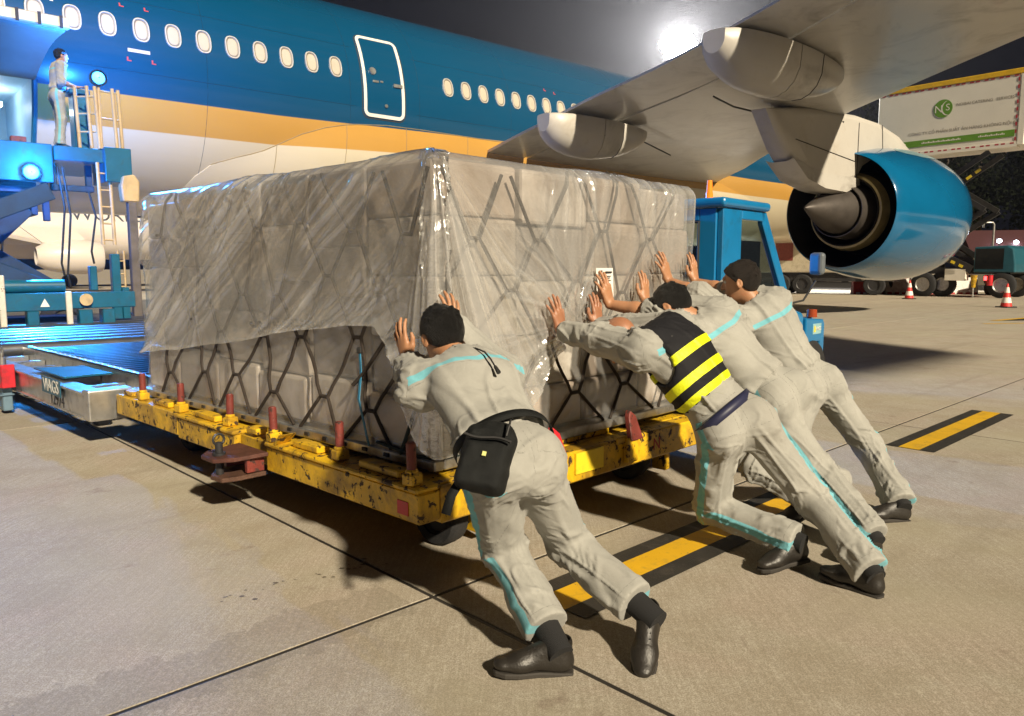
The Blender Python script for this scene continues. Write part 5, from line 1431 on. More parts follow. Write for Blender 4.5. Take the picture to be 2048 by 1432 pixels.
# ------------------------------------------------------------------ the white aircraft seen under the belly, far behind
pl2 = thing('distant_airliner', 'white airliner with dark lettering far behind the blue loader', 'airplane', tuple(-20.5 * NW), PL_RZ)
M_W2 = mat('distant_white_paint', (.62, .56, .50), .4, var=.04, vs=.4)
Q2 = -41.0
b = MB(); b.lathe([(-30, .6), (-22, 1.5), (-14, 1.97), (0, 1.97), (20, 1.97), (27, 1.5), (30, .7), (31, .1)], PQ(0, Q2, 3.9), (1, 0, 0), 40); b.build('fuselage', M_W2, pl2, smooth=60)
b = MB(); b.grid([[PQ(s, Q2 + 1.0 + k * 8, 3.0 + k * 1.2) for s in (c0 + k * -6, c0 + k * -6 + 2, c0 + k * -6 + 5 - k * 2)] for k in (0, .5, 1) for c0 in (6,)]); b.build('wing', M_W2, pl2, solid=.25)
for (s, q) in ((9.2, Q2 + 5.2), (3.0, Q2 + 7.5)):
    b = MB(); b.lathe([(0, .55), (.5, .85), (1.6, 1.10), (2.8, 1.12), (3.6, 1.0), (3.75, .9), (3.6, .8), (3.0, .75), (3.0, .02)], PQ(s, q, 2.05), (1, 0, 0), 32); b.build('engine', M_W2, pl2, smooth=60)
    b = MB(); b.prism([PQ(s + .4, q - .12, 2.9), PQ(s + 3.0, q - .12, 2.9), PQ(s + 2.2, q - .12, 3.9), PQ(s - .8, q - .12, 3.9)], (0, -.24, 0)); b.build('pylon', M_W2, pl2)
lettering('WORLDWIDE', 1.35, MT['dark'], pl2, PQ(16.2, Q2 + 1.70, 4.95), (R(68), 0, 0), .01)
for s in (-4, 12): b = MB(); b.cyl(PQ(s, Q2, .4), PQ(s, Q2, 2.2), .12); b.cyl(PQ(s, Q2 + .3, .45), PQ(s, Q2 - .3, .45), .45, n=18); b.build('landing_gear', MT['dark'], pl2)
b = MB(); b.bb(PQ(6.2, -24.0, 0.3), PQ(8.6, -26, 1.9)); 

# ------------------------------------------------------------------ floodlight mast beyond the airliner
fm = thing('floodlight_mast', 'tall floodlight mast blazing white in the gap above the wing', 'floodlight', (13.2, 64.0, -2.0), 0)
b = MB(); b.cyl((0, 0, 0), (0, 0, 20.8), .22, .12, 14); b.build('pole', MT['steel'], fm, smooth=40)
b = MB(); b.bb((-1.5, -.15, 20.75), (1.2, .15, 20.95)); b.build('crossarm', MT['steel'], fm)
M_FL = lamp_mat('floodlight_glow', (1, .97, .92), 120)
for k, (x, z) in enumerate([(-1.25 + .50 * c + (.25 if r % 2 else 0), 20.15 + .44 * r) for r in range(5) for c in range(5 if r % 2 else 6) if ((-1.25 + .50 * c + (.25 if r % 2 else 0)) / 1.45) ** 2 + ((.44 * r - .88) / 1.15) ** 2 < 1]):  # heads enlarged and packed into an oval to imitate the lamp's glare
    hd = bpy.data.objects.new('glare_lamp_head', None); COL.objects.link(hd); hd.parent = fm
    b = MB(); b.bb((x - .26, -.25, z - .23), (x + .26, .15, z + .23)); b.build('housing', MT['steel'], hd, bevel=.03)
    b = MB(); b.cyl((x, -.26, z), (x, -.33, z - .02), .27, .26, 20); b.build('lens', M_FL, hd)
ft = bpy.data.lights.new('floodlight', 'SPOT'); ft.energy = 90000; ft.color = (1, .96, .9); ft.spot_size = R(100); ft.spot_blend = .5; ft.shadow_soft_size = .6
fo = bpy.data.objects.new('floodlight', ft); COL.objects.link(fo); fo.parent = fm; fo.location = (0, -.9, 21.0)
fo.rotation_euler = Vector((-.15, -1, -.42)).to_track_quat('-Z', 'Y').to_euler()

# ------------------------------------------------------------------ trees, house, poles and lights beyond the apron at the right
M_LEAF = mat('night_foliage', (.006, .008, .004), 1.0, var=.45, vs=3, spec=.05)
M_BARK = mat('tree_bark', (.06, .045, .03), .9, var=.3)
def tree(name, label, loc, h, r, seed, n=1500):
    n = 5200
    rg = np.random.default_rng(seed)
    t = thing(name, label, 'tree', loc, rg.uniform(0, 6), 'dark trees beyond the apron')
    b = MB(); b.tube([(0, 0, 0), (.1, .05, h * .3), (-.1, .1, h * .55), (.1, 0, h * .8)], [h * .03, h * .024, h * .016, h * .006], 8)
    for k in range(6):
        a = rg.uniform(0, 6.28); z = h * rg.uniform(.3, .6); b.tube([(0, 0, z), (r * .4 * math.cos(a), r * .4 * math.sin(a), z + h * .12), (r * .75 * math.cos(a), r * .75 * math.sin(a), z + h * .2)], [h * .012, h * .008, h * .003], 5)
    b.build('trunk', M_BARK, t, smooth=60)
    cl = rg.normal(0, 1, (34, 3)); cl /= np.linalg.norm(cl, axis=1)[:, None]; cl *= rg.uniform(.3, .9, (34, 1))
    cc = cl * np.array([r, r, h * .38]) + np.array([0, 0, h * .62])
    ci = rg.integers(0, 34, n); p = cc[ci] + rg.normal(0, 1, (n, 3)) * r * .15
    sz = rg.uniform(.10, .30, n)
    a = rg.normal(0, 1, (n, 3)); a /= np.linalg.norm(a, axis=1)[:, None]; c = np.cross(a, rg.normal(0, 1, (n, 3))); c /= np.linalg.norm(c, axis=1)[:, None]
    vs = np.stack([p - a * sz[:, None], p + c * sz[:, None] * .6, p + a * sz[:, None], p - c * sz[:, None] * .6], 1).reshape(-1, 3)
    np_mesh('crown', vs, np.arange(n * 4).reshape(-1, 4), M_LEAF, t, smooth=False)
names = ['dark bushy tree right of the engine, nearest the red-roofed house', 'tall dark tree behind the truck cab', 'dark spreading tree at the far right edge', 'tall dark tree seen just under the white catering box', 'low dark tree half hidden behind the engine', 'dark tree behind the tow tractor cab']
for k, (x, y, h, r) in enumerate(((36.5, 66, 13, 5.2), (44, 74, 17, 6.5), (50, 70, 15, 6.5), (40, 80, 19, 7), (31, 72, 11, 5), (24, 84, 12, 5))):
    tree('tree', names[k], (x, y, 0), h, r, k + 3, 1700)
hs = thing('house', 'low house with a dark red roof beyond the truck', 'house', (36.0, 60.5, 0), R(-15))
b = MB(); b.bb((0, 0, 0), (6, 4, 2.6)); b.build('wall', mat('pale_render', (.10, .085, .06), .8), hs)
b = MB(); b.prism([(-.4, -.5, 2.6), (-.4, 4.5, 2.6), (-.4, 2, 4.3)], (6.8, 0, 0)); b.build('roof', mat('dark_red_roof', (.05, .012, .014), .8), hs)
b = MB(); b.bb((1.2, -.02, 1.0), (2.2, -.002, 2.0)); b.bb((3.6, -.02, 1.0), (4.6, -.002, 2.0)); b.build('window', MT['dark'], hs)
lp = thing('lamp_post', 'thin grey hooked lamp post beyond the truck cab', 'lamp post', (33.4, 54, 0), 0)
b = MB(); b.tube([(0, 0, 0), (0, 0, 4.3), (-.1, 0, 4.45), (-.7, 0, 4.45), (-.75, 0, 4.1)], .07, 8); b.build('post', MT['steel'], lp, smooth=50)
M_FAR = lamp_mat('far_lamp_glow', (.75, .85, 1), 25)
for (x, y, z, lb) in ((37.6, 60, 3.4, 'small bright white lamp above the truck cab, left one'), (38.9, 60, 3.3, 'small bright white lamp above the truck cab, right one')):
    e = thing('far_lamp', lb, 'lamp', (x, y, 0), 0, 'white lamps far behind the truck')
    b = MB(); b.cyl((0, 0, 0), (0, 0, z - .15), .05, n=8); b.build('post', MT['dark'], e)
    b = MB(); b.lathe([(-.16, .02), (-.1, .14), (0, .18), (.1, .13), (.15, .02)], (0, 0, z), (0, 0, 1), 14); b.build('bulb', M_FAR, e, smooth=60)
b = MB(); b.bb((-120, 95, 0), (160, 99, 6)); tag(b.build('far_wood', mat('far_wood_dark', (.012, .014, .010), .9)), kind='stuff') if False else None
# ------------------------------------------------------------------ people
def skin_mat(name, col):
    m, nt, b = newmat(name); L = nt.links; P = coords(nt)
    n1 = noise(nt, P, 14, 4, .6); n2 = noise(nt, P, 160, 3, .6)
    c = mixc(nt, n1, np.array(col) * .82, np.array(col) * 1.15); c = mixc(nt, math_(nt, 'MULTIPLY', ramp(nt, noise(nt, P, 35, 3, .5), [(.5, 0.), (.7, 1.)]), .25), c, (col[0] * .9, col[1] * .6, col[2] * .55))
    L.new(c, b.inputs['Base Color']); b.inputs['Roughness'].default_value = .48
    b.inputs['Subsurface Weight'].default_value = .08; b.inputs['Subsurface Radius'].default_value = (.01, .004, .002); b.inputs['Subsurface Scale'].default_value = .5
    bp = nt.nodes.new('ShaderNodeBump'); bp.inputs['Strength'].default_value = .25; bp.inputs['Distance'].default_value = .002
    L.new(n2, bp.inputs['Height']); L.new(bp.outputs[0], b.inputs['Normal'])
    return m
def cloth_mat(name, col, stripe=None, hw=.016, rough=.85):
    m, nt, b = newmat(name); L = nt.links; P = coords(nt)
    n1 = noise(nt, P, 6, 6, .65); n2 = noise(nt, P, 480, 2, .6); n3 = noise(nt, P, 2.2, 3, .6)
    c = mixc(nt, ramp(nt, n1, [(.3, 0.), (.7, 1.)]), np.array(col) * .86, np.array(col) * 1.08)
    c = mixc(nt, math_(nt, 'MULTIPLY', ramp(nt, n3, [(.55, 0.), (.75, 1.)]), .3), c, np.array(col) * (.75, .70, .66))
    c = mixc(nt, math_(nt, 'MULTIPLY', n2, .25), c, np.array(col) * .6)
    if stripe is not None:
        at = nt.nodes.new('ShaderNodeAttribute'); at.attribute_name = 'stripe'
        f = math_(nt, 'MULTIPLY_ADD', math_(nt, 'SUBTRACT', hw, at.outputs['Fac']), 900, .5, clamp=True)
        a2 = nt.nodes.new('ShaderNodeAttribute'); a2.attribute_name = 'seam'
        fs2 = math_(nt, 'MULTIPLY_ADD', math_(nt, 'SUBTRACT', .0016, a2.outputs['Fac']), 600, .5, clamp=True)
        c = mixc(nt, math_(nt, 'MULTIPLY', fs2, .55), c, np.array(col) * .35)
        sc = mixc(nt, n1, np.array(stripe) * .85, np.array(stripe) * 1.1)
        c = mixc(nt, f, c, sc)
    L.new(c, b.inputs['Base Color']); b.inputs['Roughness'].default_value = rough; b.inputs['Specular IOR Level'].default_value = .25
    b.inputs['Sheen Weight'].default_value = .15 if stripe is not None else 0
    bp = nt.nodes.new('ShaderNodeBump'); bp.inputs['Strength'].default_value = .35; bp.inputs['Distance'].default_value = .003
    wr_ = math_(nt, 'ABSOLUTE', math_(nt, 'SUBTRACT', noise(nt, P, 11, 3, .5, 1.6), .5))
    wr2 = math_(nt, 'ABSOLUTE', math_(nt, 'SUBTRACT', noise(nt, P, 27, 3, .5, 1.2), .5))
    hgt = math_(nt, 'ADD', math_(nt, 'MULTIPLY', math_(nt, 'MINIMUM', wr_, .10), 3.5), math_(nt, 'MULTIPLY', math_(nt, 'MINIMUM', wr2, .10), 1.5))
    L.new(math_(nt, 'ADD', math_(nt, 'MULTIPLY', n2, .6), hgt), bp.inputs['Height']); L.new(bp.outputs[0], b.inputs['Normal'])
    return m
UNI = (.355, .352, .325); CYAN = (.17, .46, .54)
M_TROU = cloth_mat('grey_beige_trousers', UNI, CYAN, .021)
M_JACK = cloth_mat('grey_beige_jacket', UNI, CYAN, .0135)
M_VEST = cloth_mat('black_vest_fabric', (.011, .011, .014), None, 0, .75)
M_BAND = mat('fluorescent_tape', (.74, .80, .01), .5, var=.14, vs=9, bump=.35, bs=120)
M_BAND.node_tree.nodes['Principled BSDF'].inputs['Emission Color'].default_value = (0, 0, 0, 1)
M_HAIR = mat('black_hair', (.006, .0055, .005), .42, var=.4, vs=30, bump=1.0, bs=240, spec=.3)
M_HAIR2 = mat('dark_brown_hair', (.014, .010, .008), .5, var=.5, vs=40, bump=1.0, bs=240, spec=.3)
M_SHOE = mat('black_leather', (.016, .0135, .011), .46, var=.3, vs=9, bump=.25, bs=60, spec=.6)
M_SOLE = mat('shoe_sole', (.03, .026, .022), .75, var=.3)
M_SOCK = mat('black_sock', (.012, .012, .013), .9, bump=.4, bs=300)
M_NAVY = mat('navy_belt', (.018, .020, .055), .5)
M_EYE = mat('eye_white', (.6, .58, .55), .2)

def out_normals(Vt, Q):
    a, b_, c = Vt[Q[:, 0]], Vt[Q[:, 1]], Vt[Q[:, 2]]; d = Vt[Q[:, 3]]
    vol = (np.einsum('ij,ij->i', a, np.cross(b_, c)) + np.einsum('ij,ij->i', a, np.cross(c, d))).sum()
    if vol < 0: Q = Q[:, ::-1]
    return Q, vnormals(Vt, Q)

def hand_prims(wr, yd, zd, left, curl=0.12, spread=1.0, sc=1.0):
    yd = unit(yd); zd = unit(zd - yd * (zd @ yd)); xd = np.cross(yd, zd) * (1 if left else -1)
    def T(x, y, z): return wr + sc * (x * xd + y * yd + z * zd)
    pr = []
    kn = [(.029, .086, .002), (.010, .091, .004), (-.010, .087, .003), (-.028, .077, .000)]
    for (x, y, z) in kn: pr.append(cap(T(x * .55, .004, 0), T(x, y, z), .0165 * sc, .0118 * sc, .014, (zd, .92)))
    pr.append(cap(T(.016, .03, -.010), T(-.018, .03, -.010), .014 * sc, .015 * sc, .014))
    ln = [(.043, .026, .020), (.047, .030, .021), (.043, .028, .021), (.034, .021, .018)]
    ang = [9, 1, -8, -19]
    rr = [.0098, .0102, .0098, .0086]
    for (x, y, z), l3, a, r0 in zip(kn, ln, ang, rr):
        p = T(x, y, z); th = R(a * spread); bend = .02
        for i, l in enumerate(l3):
            d = math.cos(bend) * (math.cos(th) * yd + math.sin(th) * xd) - math.sin(bend) * zd
            q = p + d * l * sc
            pr.append(cap(p, q, r0 * sc * (1 - .07 * i), r0 * sc * (.93 - .09 * i), .004 if i else .008))
            p = q; bend += curl * (1 + .5 * i)
    p0, p1, p2, p3 = T(.018, .018, -.006), T(.045, .050, -.012), T(.057, .078, -.014), T(.061, .100, -.010)
    pr += [cap(p0, p1, .016 * sc, .0125 * sc, .014), cap(p1, p2, .0122 * sc, .0108 * sc, .006), cap(p2, p3, .0108 * sc, .0088 * sc, .004)]
    return pr

def person(J, label, group, head_up, head_fwd, cuffL=.55, cuffR=.55, hair='full', skin=None, hands=None, vest=False, seed=1, vox=.0048, cvox=.0066, fold=.0100, hairm=None, socks=(), hem=-.012, yokeV=.10, yokeW=.19, sback=.55, pose_hand=None):
    J = {k: np.array(v, float) for k, v in J.items()}
    base = (J['anL'] + J['anR']) / 2; base[2] = min(J['toeL'][2], J['toeR'][2]) - .025; org = base
    root = thing('person', label, 'person', tuple(org), 0, group)
    s = unit(J['N'] - J['P']); l = J['shR'] - J['shL']; l = unit(l - s * (l @ s)); f = np.cross(s, l)
    hl = unit(J['hipR'] - J['hipL']); fp = unit(np.cross(s, hl)); sp = unit(np.cross(hl, fp))
    P, N, H = J['P'], J['N'], J['H']
    u = unit(head_up); hf = np.array(head_fwd, float); hf = unit(hf - u * (hf @ u)); hr = np.cross(hf, u)
    HR = np.array([hr, hf, u])
    def HP(r, fw, up): return H + r * hr + fw * hf + up * u
    # ---- body: one continuous skin
    pr = [ell(N - .16 * s, [l, f, s], (.15, .09, .17), .04), ell(P + .06 * s, [l, f, s], (.11, .07, .16), .05)]
    for sd in 'LR':
        hp, kn, an, to = J['hip' + sd], J['kn' + sd], J['an' + sd], J['toe' + sd]
        pr += [cap(hp, kn, .066, .046, .04), cap(kn, an, .044, .030, .03), cap(an - V(0, 0, .02), to * .7 + an * .3 - V(0, 0, .01), .020, .020, .02)]
        sh, el_, wr = J['sh' + sd], J['el' + sd], J['wr' + sd]
        pr += [cap(sh, el_, .047, .040, .04), cap(el_, el_ * .6 + wr * .4, .040, .039, .02), cap(el_ * .6 + wr * .4, wr, .039, .0265, .02)]
        pr.append(cap(N - .03 * s, sh, .05, .045, .05))
        yd, zd = hands[sd]
        pr += hand_prims(wr, np.array(yd, float), np.array(zd, float), sd == 'L', **(pose_hand or {}))
    pr += [cap(N - .04 * s, HP(0, -.012, -.05), .060, .054, .03)]
    pr += [ell(HP(0, -.008, .022), HR, (.0745, .094, .086), .02), ell(HP(0, .022, -.04), HR, (.060, .068, .078), .03), ell(HP(0, .050, -.088), HR, (.040, .036, .028), .03)]
    pr += [cap(HP(0, .088, .008), HP(0, .106, -.030), .009, .0125, .012), ell(HP(.016, .092, -.034), HR, (.008, .010, .007), .008), ell(HP(-.016, .092, -.034), HR, (.008, .010, .007), .008)]
    pr += [ell(HP(0, .088, .024), HR, (.045, .012, .010), .02), ell(HP(0, .088, -.060), HR, (.022, .009, .005), .006), ell(HP(0, .087, -.070), HR, (.019, .010, .006), .006)]
    for q in (-1, 1):
        pr += [ell(HP(q * .031, .094, .006), HR, (.014, .012, .010), 0, 'sub')]
        er = np.array([unit(hr * q - hf * .5), unit(hf + hr * q * .5), u])
        pr += [ell(HP(q * .078, -.008, -.012), er, (.007, .019, .031), .008), ell(HP(q * .086, -.008, -.006), er, (.006, .010, .018), 0, 'sub')]
    Vt, Q = sdf_mesh(pr, vox, 2); Q, Nr = out_normals(Vt, Q)
    sk = skin or M_SKIN
    np_mesh('body', Vt, Q, sk, root, org=org)
    for q in (-1, 1):
        b = MB(); c = HP(q * .031, .078, .006) - org
        b.lathe([(-.012 + .0 * k, .0001) if k == 0 else (-.012 * math.cos(PI * k / 8), .012 * math.sin(PI * k / 8) + 1e-5) for k in range(9)], c, hf, 12); b.build('eye', M_EYE, root, smooth=80)
        b = MB(); b.cyl(c + hf * .0105, c + hf * .0127, .0055, .004, 10); b.build('iris', M_HAIR, root)
    # ---- hair
    if hair != 'bald':
        hm = hairm or M_HAIR
        rg = random.Random(seed)
        ph = [ell(HP(0, -.011, .026), HR, (.0835, .1035, .0955), .0), ell(HP(0, -.045, -.005), HR, (.070, .060, .072), .02)]
        for _ in range(60):
            a = rg.uniform(0, 2 * PI); e_ = rg.uniform(-.1, 1.5)
            d = V(math.cos(a) * math.cos(e_), math.sin(a) * math.cos(e_), math.sin(e_)); p = HP(d[0] * .076, -.011 + d[1] * .096, .026 + d[2] * .088)
            ph.append(cap(p, p + .020 * (u * .10 - hf * .55 * (1 if d[1] < 0 else -.7) + hr * rg.uniform(-.4, .4) + (d[0] * hr + d[1] * hf + d[2] * u) * .22), .010, .005, .012))
        nrm = unit(-hf * .66 + u * .75)
        ph.append(halfcut(H - nrm * .012, -nrm, .25))
        for q in (-1, 1): ph.append(ell(HP(q * .085, -.006, -.02), HR, (.02, .024, .036), 0, 'sub'))
        Vh, Qh = sdf_mesh(ph, .0055, 2); Qh, Nh = out_normals(Vh, Qh)
        lc = (Vh - H) @ HR.T
        st = vnoise(np.stack([lc[:, 0] * 95, lc[:, 1] * 28, lc[:, 2] * 40], 1)) + .5 * vnoise(np.stack([lc[:, 0] * 210, lc[:, 1] * 60, lc[:, 2] * 90], 1))
        Vh = Vh + Nh * (.0018 * st)[:, None]
        np_mesh('hair', Vh, Qh, hm, root, org=org)
    # ---- trousers
    pt = [ell(P + .0 * sp, [hl, fp, sp], (.150, .104, .122), .05), cap(P - .01 * sp, P + .13 * s, .144, .134, .05, (fp, .74))]
    limbs = [dict(a=P - .08 * sp, b=P + .14 * s, r=.16, amp=fold * .7, seed=seed + 9, F=14, skew=.06, drape=.4)]
    legs = []
    for q, sd in ((-1, 'L'), (1, 'R')):
        hp, kn, an = J['hip' + sd], J['kn' + sd], J['an' + sd]
        sh_ = unit(kn - an)
        pt += [ell(hp - fp * .045 + sp * .01, [hl, fp, sp], (.085, .080, .100), .05)]
        pt += [cap(hp + sp * .01 + hl * q * -.005, kn, .094, .077, .045), cap(kn, an + sh_ * (hem + .03), .076, .071, .03), cap(an + sh_ * (hem + .13), an + sh_ * (hem - .012), .071, .081, .02)]
        limbs += [dict(a=hp, b=kn, r=.085, amp=fold, seed=seed + q, F=15, skew=.07 * q, wa=1.15, wb=1.2, wm=.55, drape=.7), dict(a=kn, b=an, r=.07, amp=fold * 1.1, seed=seed + 3 + q, F=16, skew=-.06 * q, wa=1.1, wb=.75, wm=.55, drape=.8)]
        legs.append((q, hp, kn, an))
    for q, sd in ((-1, 'L'), (1, 'R')):
        kn, an = J['kn' + sd], J['an' + sd]; sh_ = unit(kn - an)
        pt.append(halfcut(an + sh_ * hem, -sh_, .115))
    Vt, Q = sdf_mesh(pt, cvox, 2); Q, Nr = out_normals(Vt, Q)
    hm_ = np.ones(len(Vt))
    for (q, hp, kn, an) in legs: hm_ = np.minimum(hm_, np.where(np.linalg.norm(Vt - an, axis=1) < .22, np.clip(((Vt - an) @ unit(kn - an) - hem - .004) / .05, .12, 1), 1))
    V0_ = Vt; Vt = folds(Vt, Nr, limbs); Vt = V0_ + (Vt - V0_) * hm_[:, None]
    stp = np.ones(len(Vt)); bd_ = np.ones(len(Vt)) * 9
    for (q, hp, kn, an) in legs:
        top_ = hp + sp * .07
        for (a, b_) in ((top_, hp), (hp, kn), (kn, an)):
            ab = b_ - a; ln = np.linalg.norm(ab); ax = ab / ln; t = (Vt - a) @ ax; h = np.clip(t / ln, 0, 1)
            v = Vt - a - np.outer(h * ln, ax); d = np.sqrt((v * v).sum(1))
            sd_ = q * hl - fp * sback; lp_ = sd_ - ax * (sd_ @ ax); lp_ = unit(lp_); pe = np.cross(ax, lp_)
            val = np.where(v @ lp_ > 0, np.abs(v @ pe), 1)
            upd = d < bd_
            stp = np.where(upd, val, stp); bd_ = np.minimum(bd_, d)
    x0 = (Vt - P) @ hl; z0 = (Vt - P) @ sp; y0 = (Vt - P) @ fp
    seam = np.where((z0 > -.16) & (z0 < .12), np.abs(x0), 1)
    for q in (-1, 1):
        xx = np.abs(x0 * q - .082) - .056; zz = np.abs(z0 + .025) - .062
        seam = np.where((y0 < -.02), np.minimum(seam, np.abs(np.maximum(xx, zz))), seam)
    for (q, hp, kn, an) in legs:
        ax_ = unit(kn - an); tt_ = (Vt - an) @ ax_ - hem
        seam = np.where(np.linalg.norm(Vt - an, axis=1) < .16, np.minimum(seam, np.abs(tt_ - .030)), seam)
    np_mesh('trousers', Vt, Q, M_TROU, root, {'stripe': stp, 'seam': seam}, org=org)
    # ---- jacket
    pj = [ell(N - .15 * s - .012 * f, [l, f, s], (.176, .112, .165), .05), ell(P + .20 * s, [l, f, s], (.158, .108, .15), .06), ell(P + .095 * s, [l, f, s], (.166, .118, .070), .05)]
    pj += [cap(N - .035 * s - .02 * f, J['shL'], .070, .072, .05), cap(N - .035 * s - .02 * f, J['shR'], .070, .072, .05), ell(N - .13 * s - .045 * f, [l, f, s], (.14, .07, .13), .05)]
    lj = [dict(a=P + .08 * s, b=N - .03 * s, r=.17, amp=fold * .85, seed=seed + 21, F=13, skew=.10, wa=1.3, wb=.8, wm=.6, drape=.9, ref=f)]
    cuts = []; cuff_p = []
    for q, sd, cf in ((-1, 'L', cuffL), (1, 'R', cuffR)):
        sh, el_, wr = J['sh' + sd], J['el' + sd], J['wr' + sd]
        ce = el_ + (wr - el_) * cf if cf >= 0 else sh + (el_ - sh) * (1 + cf)
        pj.append(cap(sh, el_, .078, .069, .05))
        if cf > .02: pj.append(cap(el_, ce, .066, .056 if cf > .6 else .064, .03))
        # slack cloth hanging under the upper arm
        pj.append(cap(sh - V(0, 0, .03), el_ - V(0, 0, .012), .060, .055, .04))
        lj += [dict(a=sh, b=el_, r=.068, amp=fold, seed=seed + 30 + q, F=17, skew=.08 * q, wa=1.2, wb=1.2, wm=.7, drape=.5)]
        if cf > .02: lj += [dict(a=el_, b=ce, r=.058, amp=fold * .9, seed=seed + 40 + q, F=20, skew=.05, wa=1.1, wb=1.1, wm=.7, drape=.4)]
        dr_ = unit(wr - el_) if cf > .02 else unit(el_ - sh)
        cuts.append(halfcut(ce, dr_, .085)); cuff_p.append((ce, dr_))
    nk = unit(HP(0, -.012, -.05) - N)
    pj.append(cap(N + nk * .0, N + nk * .032, .075, .071, .02))
    cuts += [cap(N + nk * .005, N + nk * .12, .060, .062, 0, None, 'sub'), halfcut(P + (.05 if vest else .025) * s, -s, .24)]
    Vj, Qj = sdf_mesh(pj + cuts, cvox, 2); Qj, Nj = out_normals(Vj, Qj)
    hm_ = np.clip(np.abs((Vj - P) @ s - (.05 if vest else .025) - .004) / .03, .15, 1)
    for (pc, ax_) in cuff_p: hm_ = np.minimum(hm_, np.where(np.linalg.norm(Vj - pc, axis=1) < .12, np.clip((-(Vj - pc) @ ax_ - .003) / .03, .12, 1), 1))
    V0_ = Vj; Vj = folds(Vj, Nj, lj); Vj = V0_ + (Vj - V0_) * hm_[:, None]
    yk = N - .105 * s
    rel = Vj - yk; lat = rel @ l
    armw = np.abs(lat) < yokeW
    stp = np.where((rel @ f < .03) & armw, np.abs(rel @ s - yokeV * (np.abs(lat) - .06)), 1)
    sv_ = (Vj - P) @ s; yk_ = rel @ s - yokeV * (np.abs(lat) - .06)
    seam = np.minimum(np.abs(sv_ - .075), np.where((rel @ f < .03) & armw, np.abs(yk_ + .022), 1))
    seam = np.minimum(seam, np.where((sv_ < .36), np.abs(rel @ f + .012), 1))
    for q, sd in ((-1, 'L'), (1, 'R')):
        seam = np.where(np.linalg.norm(Vj - J['sh' + sd], axis=1) < .13, np.minimum(seam, np.abs((Vj - J['sh' + sd]) @ unit(l * q * .8 + unit(J['el' + sd] - J['sh' + sd]) * .6) - .02)), seam)
    for (pc, ax_) in cuff_p: seam = np.where(np.linalg.norm(Vj - pc, axis=1) < .11, np.minimum(seam, np.abs((Vj - pc) @ ax_ + .028)), seam)
    np_mesh('jacket', Vj, Qj, M_JACK, root, {'stripe': stp, 'seam': seam}, org=org)
    # ---- belt
    b = MB(); G = []
    for k in range(36 if vest else 0):
        t = 2 * PI * k / 36; c = P + .034 * s + l * .180 * math.cos(t) + f * .138 * math.sin(t)
        G.append([c - s * .021 - org, c + s * .021 - org])
    if vest: G.append(G[0]); b.grid(np.array(G)); b.build('belt', M_NAVY, root, smooth=60, solid=.004)
    # ---- shoes
    for sd in 'LR':
        an, to, kn = J['an' + sd], J['toe' + sd], J['kn' + sd]
        e_ = unit(to - an); dn = V(0, 0, -1) - e_ * (-e_[2]); dn = unit(dn)
        be = R(27); fd = math.cos(be) * e_ - math.sin(be) * dn; dv = math.sin(be) * e_ + math.cos(be) * dn; up_ = -dv
        la = np.cross(fd, up_); SR = np.array([la, fd, up_])
        def SP(x, y, z): return an + x * la + y * fd + z * up_
        sh = [cap(SP(0, -.035, -.060), SP(0, .02, -.058), .032, .030, .0), cap(SP(0, .02, -.060), SP(.004, .115, -.066), .030, .040, .03, (up_, .75)), cap(SP(.004, .115, -.066), SP(.002, .165, -.070), .041, .034, .03, (up_, .62)),
              cap(SP(0, -.018, .002), SP(0, -.02, -.05), .040, .036, .03), cap(SP(0, .025, -.018), SP(.002, .10, -.052), .034, .030, .03)]
        sh += [halfcut(SP(0, .06, -.094), -up_, .2), cap(SP(0, -.012, -.005), SP(0, -.018, .05), .031, .034, 0, None, 'sub')]
        Vs, Qs = sdf_mesh(sh, .0055, 1); Qs, Ns = out_normals(Vs, Qs)
        so = np_mesh('shoe', Vs, Qs, M_SHOE, root, org=org)
        pl_ = [(-.034, -.062), (0, -.072), (.034, -.062), (.036, -.01), (.034, .04), (.046, .10), (.048, .135), (.038, .175), (.012, .200), (-.018, .196), (-.038, .165), (-.042, .12), (-.032, .05), (-.034, -.01)]
        b = MB(); b.prism([SP(x, y, -.106 if y < .03 else -.104) - org for x, y in pl_], up_ * .018); b.build('sole', M_SOLE, so, bevel=.004)
        if True:
            b = MB(); kd = unit(kn - an); b.cyl(an - kd * .045 - org, an + kd * (.14 if sd in socks else .07) - org, .043, .047, 18); b.build('sock', M_SOCK, root, smooth=40)
        if sd in socks or True:
            b = MB()
            for k in range(4):
                y = .035 + k * .018; z = -.004 - k * .0085 + .012
                b.bar(SP(-.016, y, z) - org, SP(.016, y, z) - org, .005, .004, up_)
            b.build('laces', MT['black'], so)
    # ---- vest
    if vest:
        pv = [ell(N - .15 * s - .012 * f, [l, f, s], (.192, .130, .172), .05), ell(P + .22 * s, [l, f, s], (.178, .127, .15), .06), ell(N - .13 * s - .045 * f, [l, f, s], (.155, .086, .14), .05),
              cap(N - .035 * s - .02 * f, N * .35 + J['shL'] * .65, .082, .080, .05), cap(N - .035 * s - .02 * f, N * .35 + J['shR'] * .65, .082, .080, .05),
              halfcut(P + .115 * s, -s, .26), cap(N - .01 * s + .03 * f, N + nk * .12, .082, .09, 0, None, 'sub'),
              cap(J['shL'] - .10 * s + l * .0 - .035 * l, J['shL'] + (J['elL'] - J['shL']) * .6 - .06 * l, .095, .11, 0, None, 'sub'), cap(J['shR'] - .10 * s + .035 * l, J['shR'] + (J['elR'] - J['shR']) * .6 + .06 * l, .095, .11, 0, None, 'sub')]
        Vv, Qv = sdf_mesh(pv, .008, 2); Qv, Nv = out_normals(Vv, Qv)
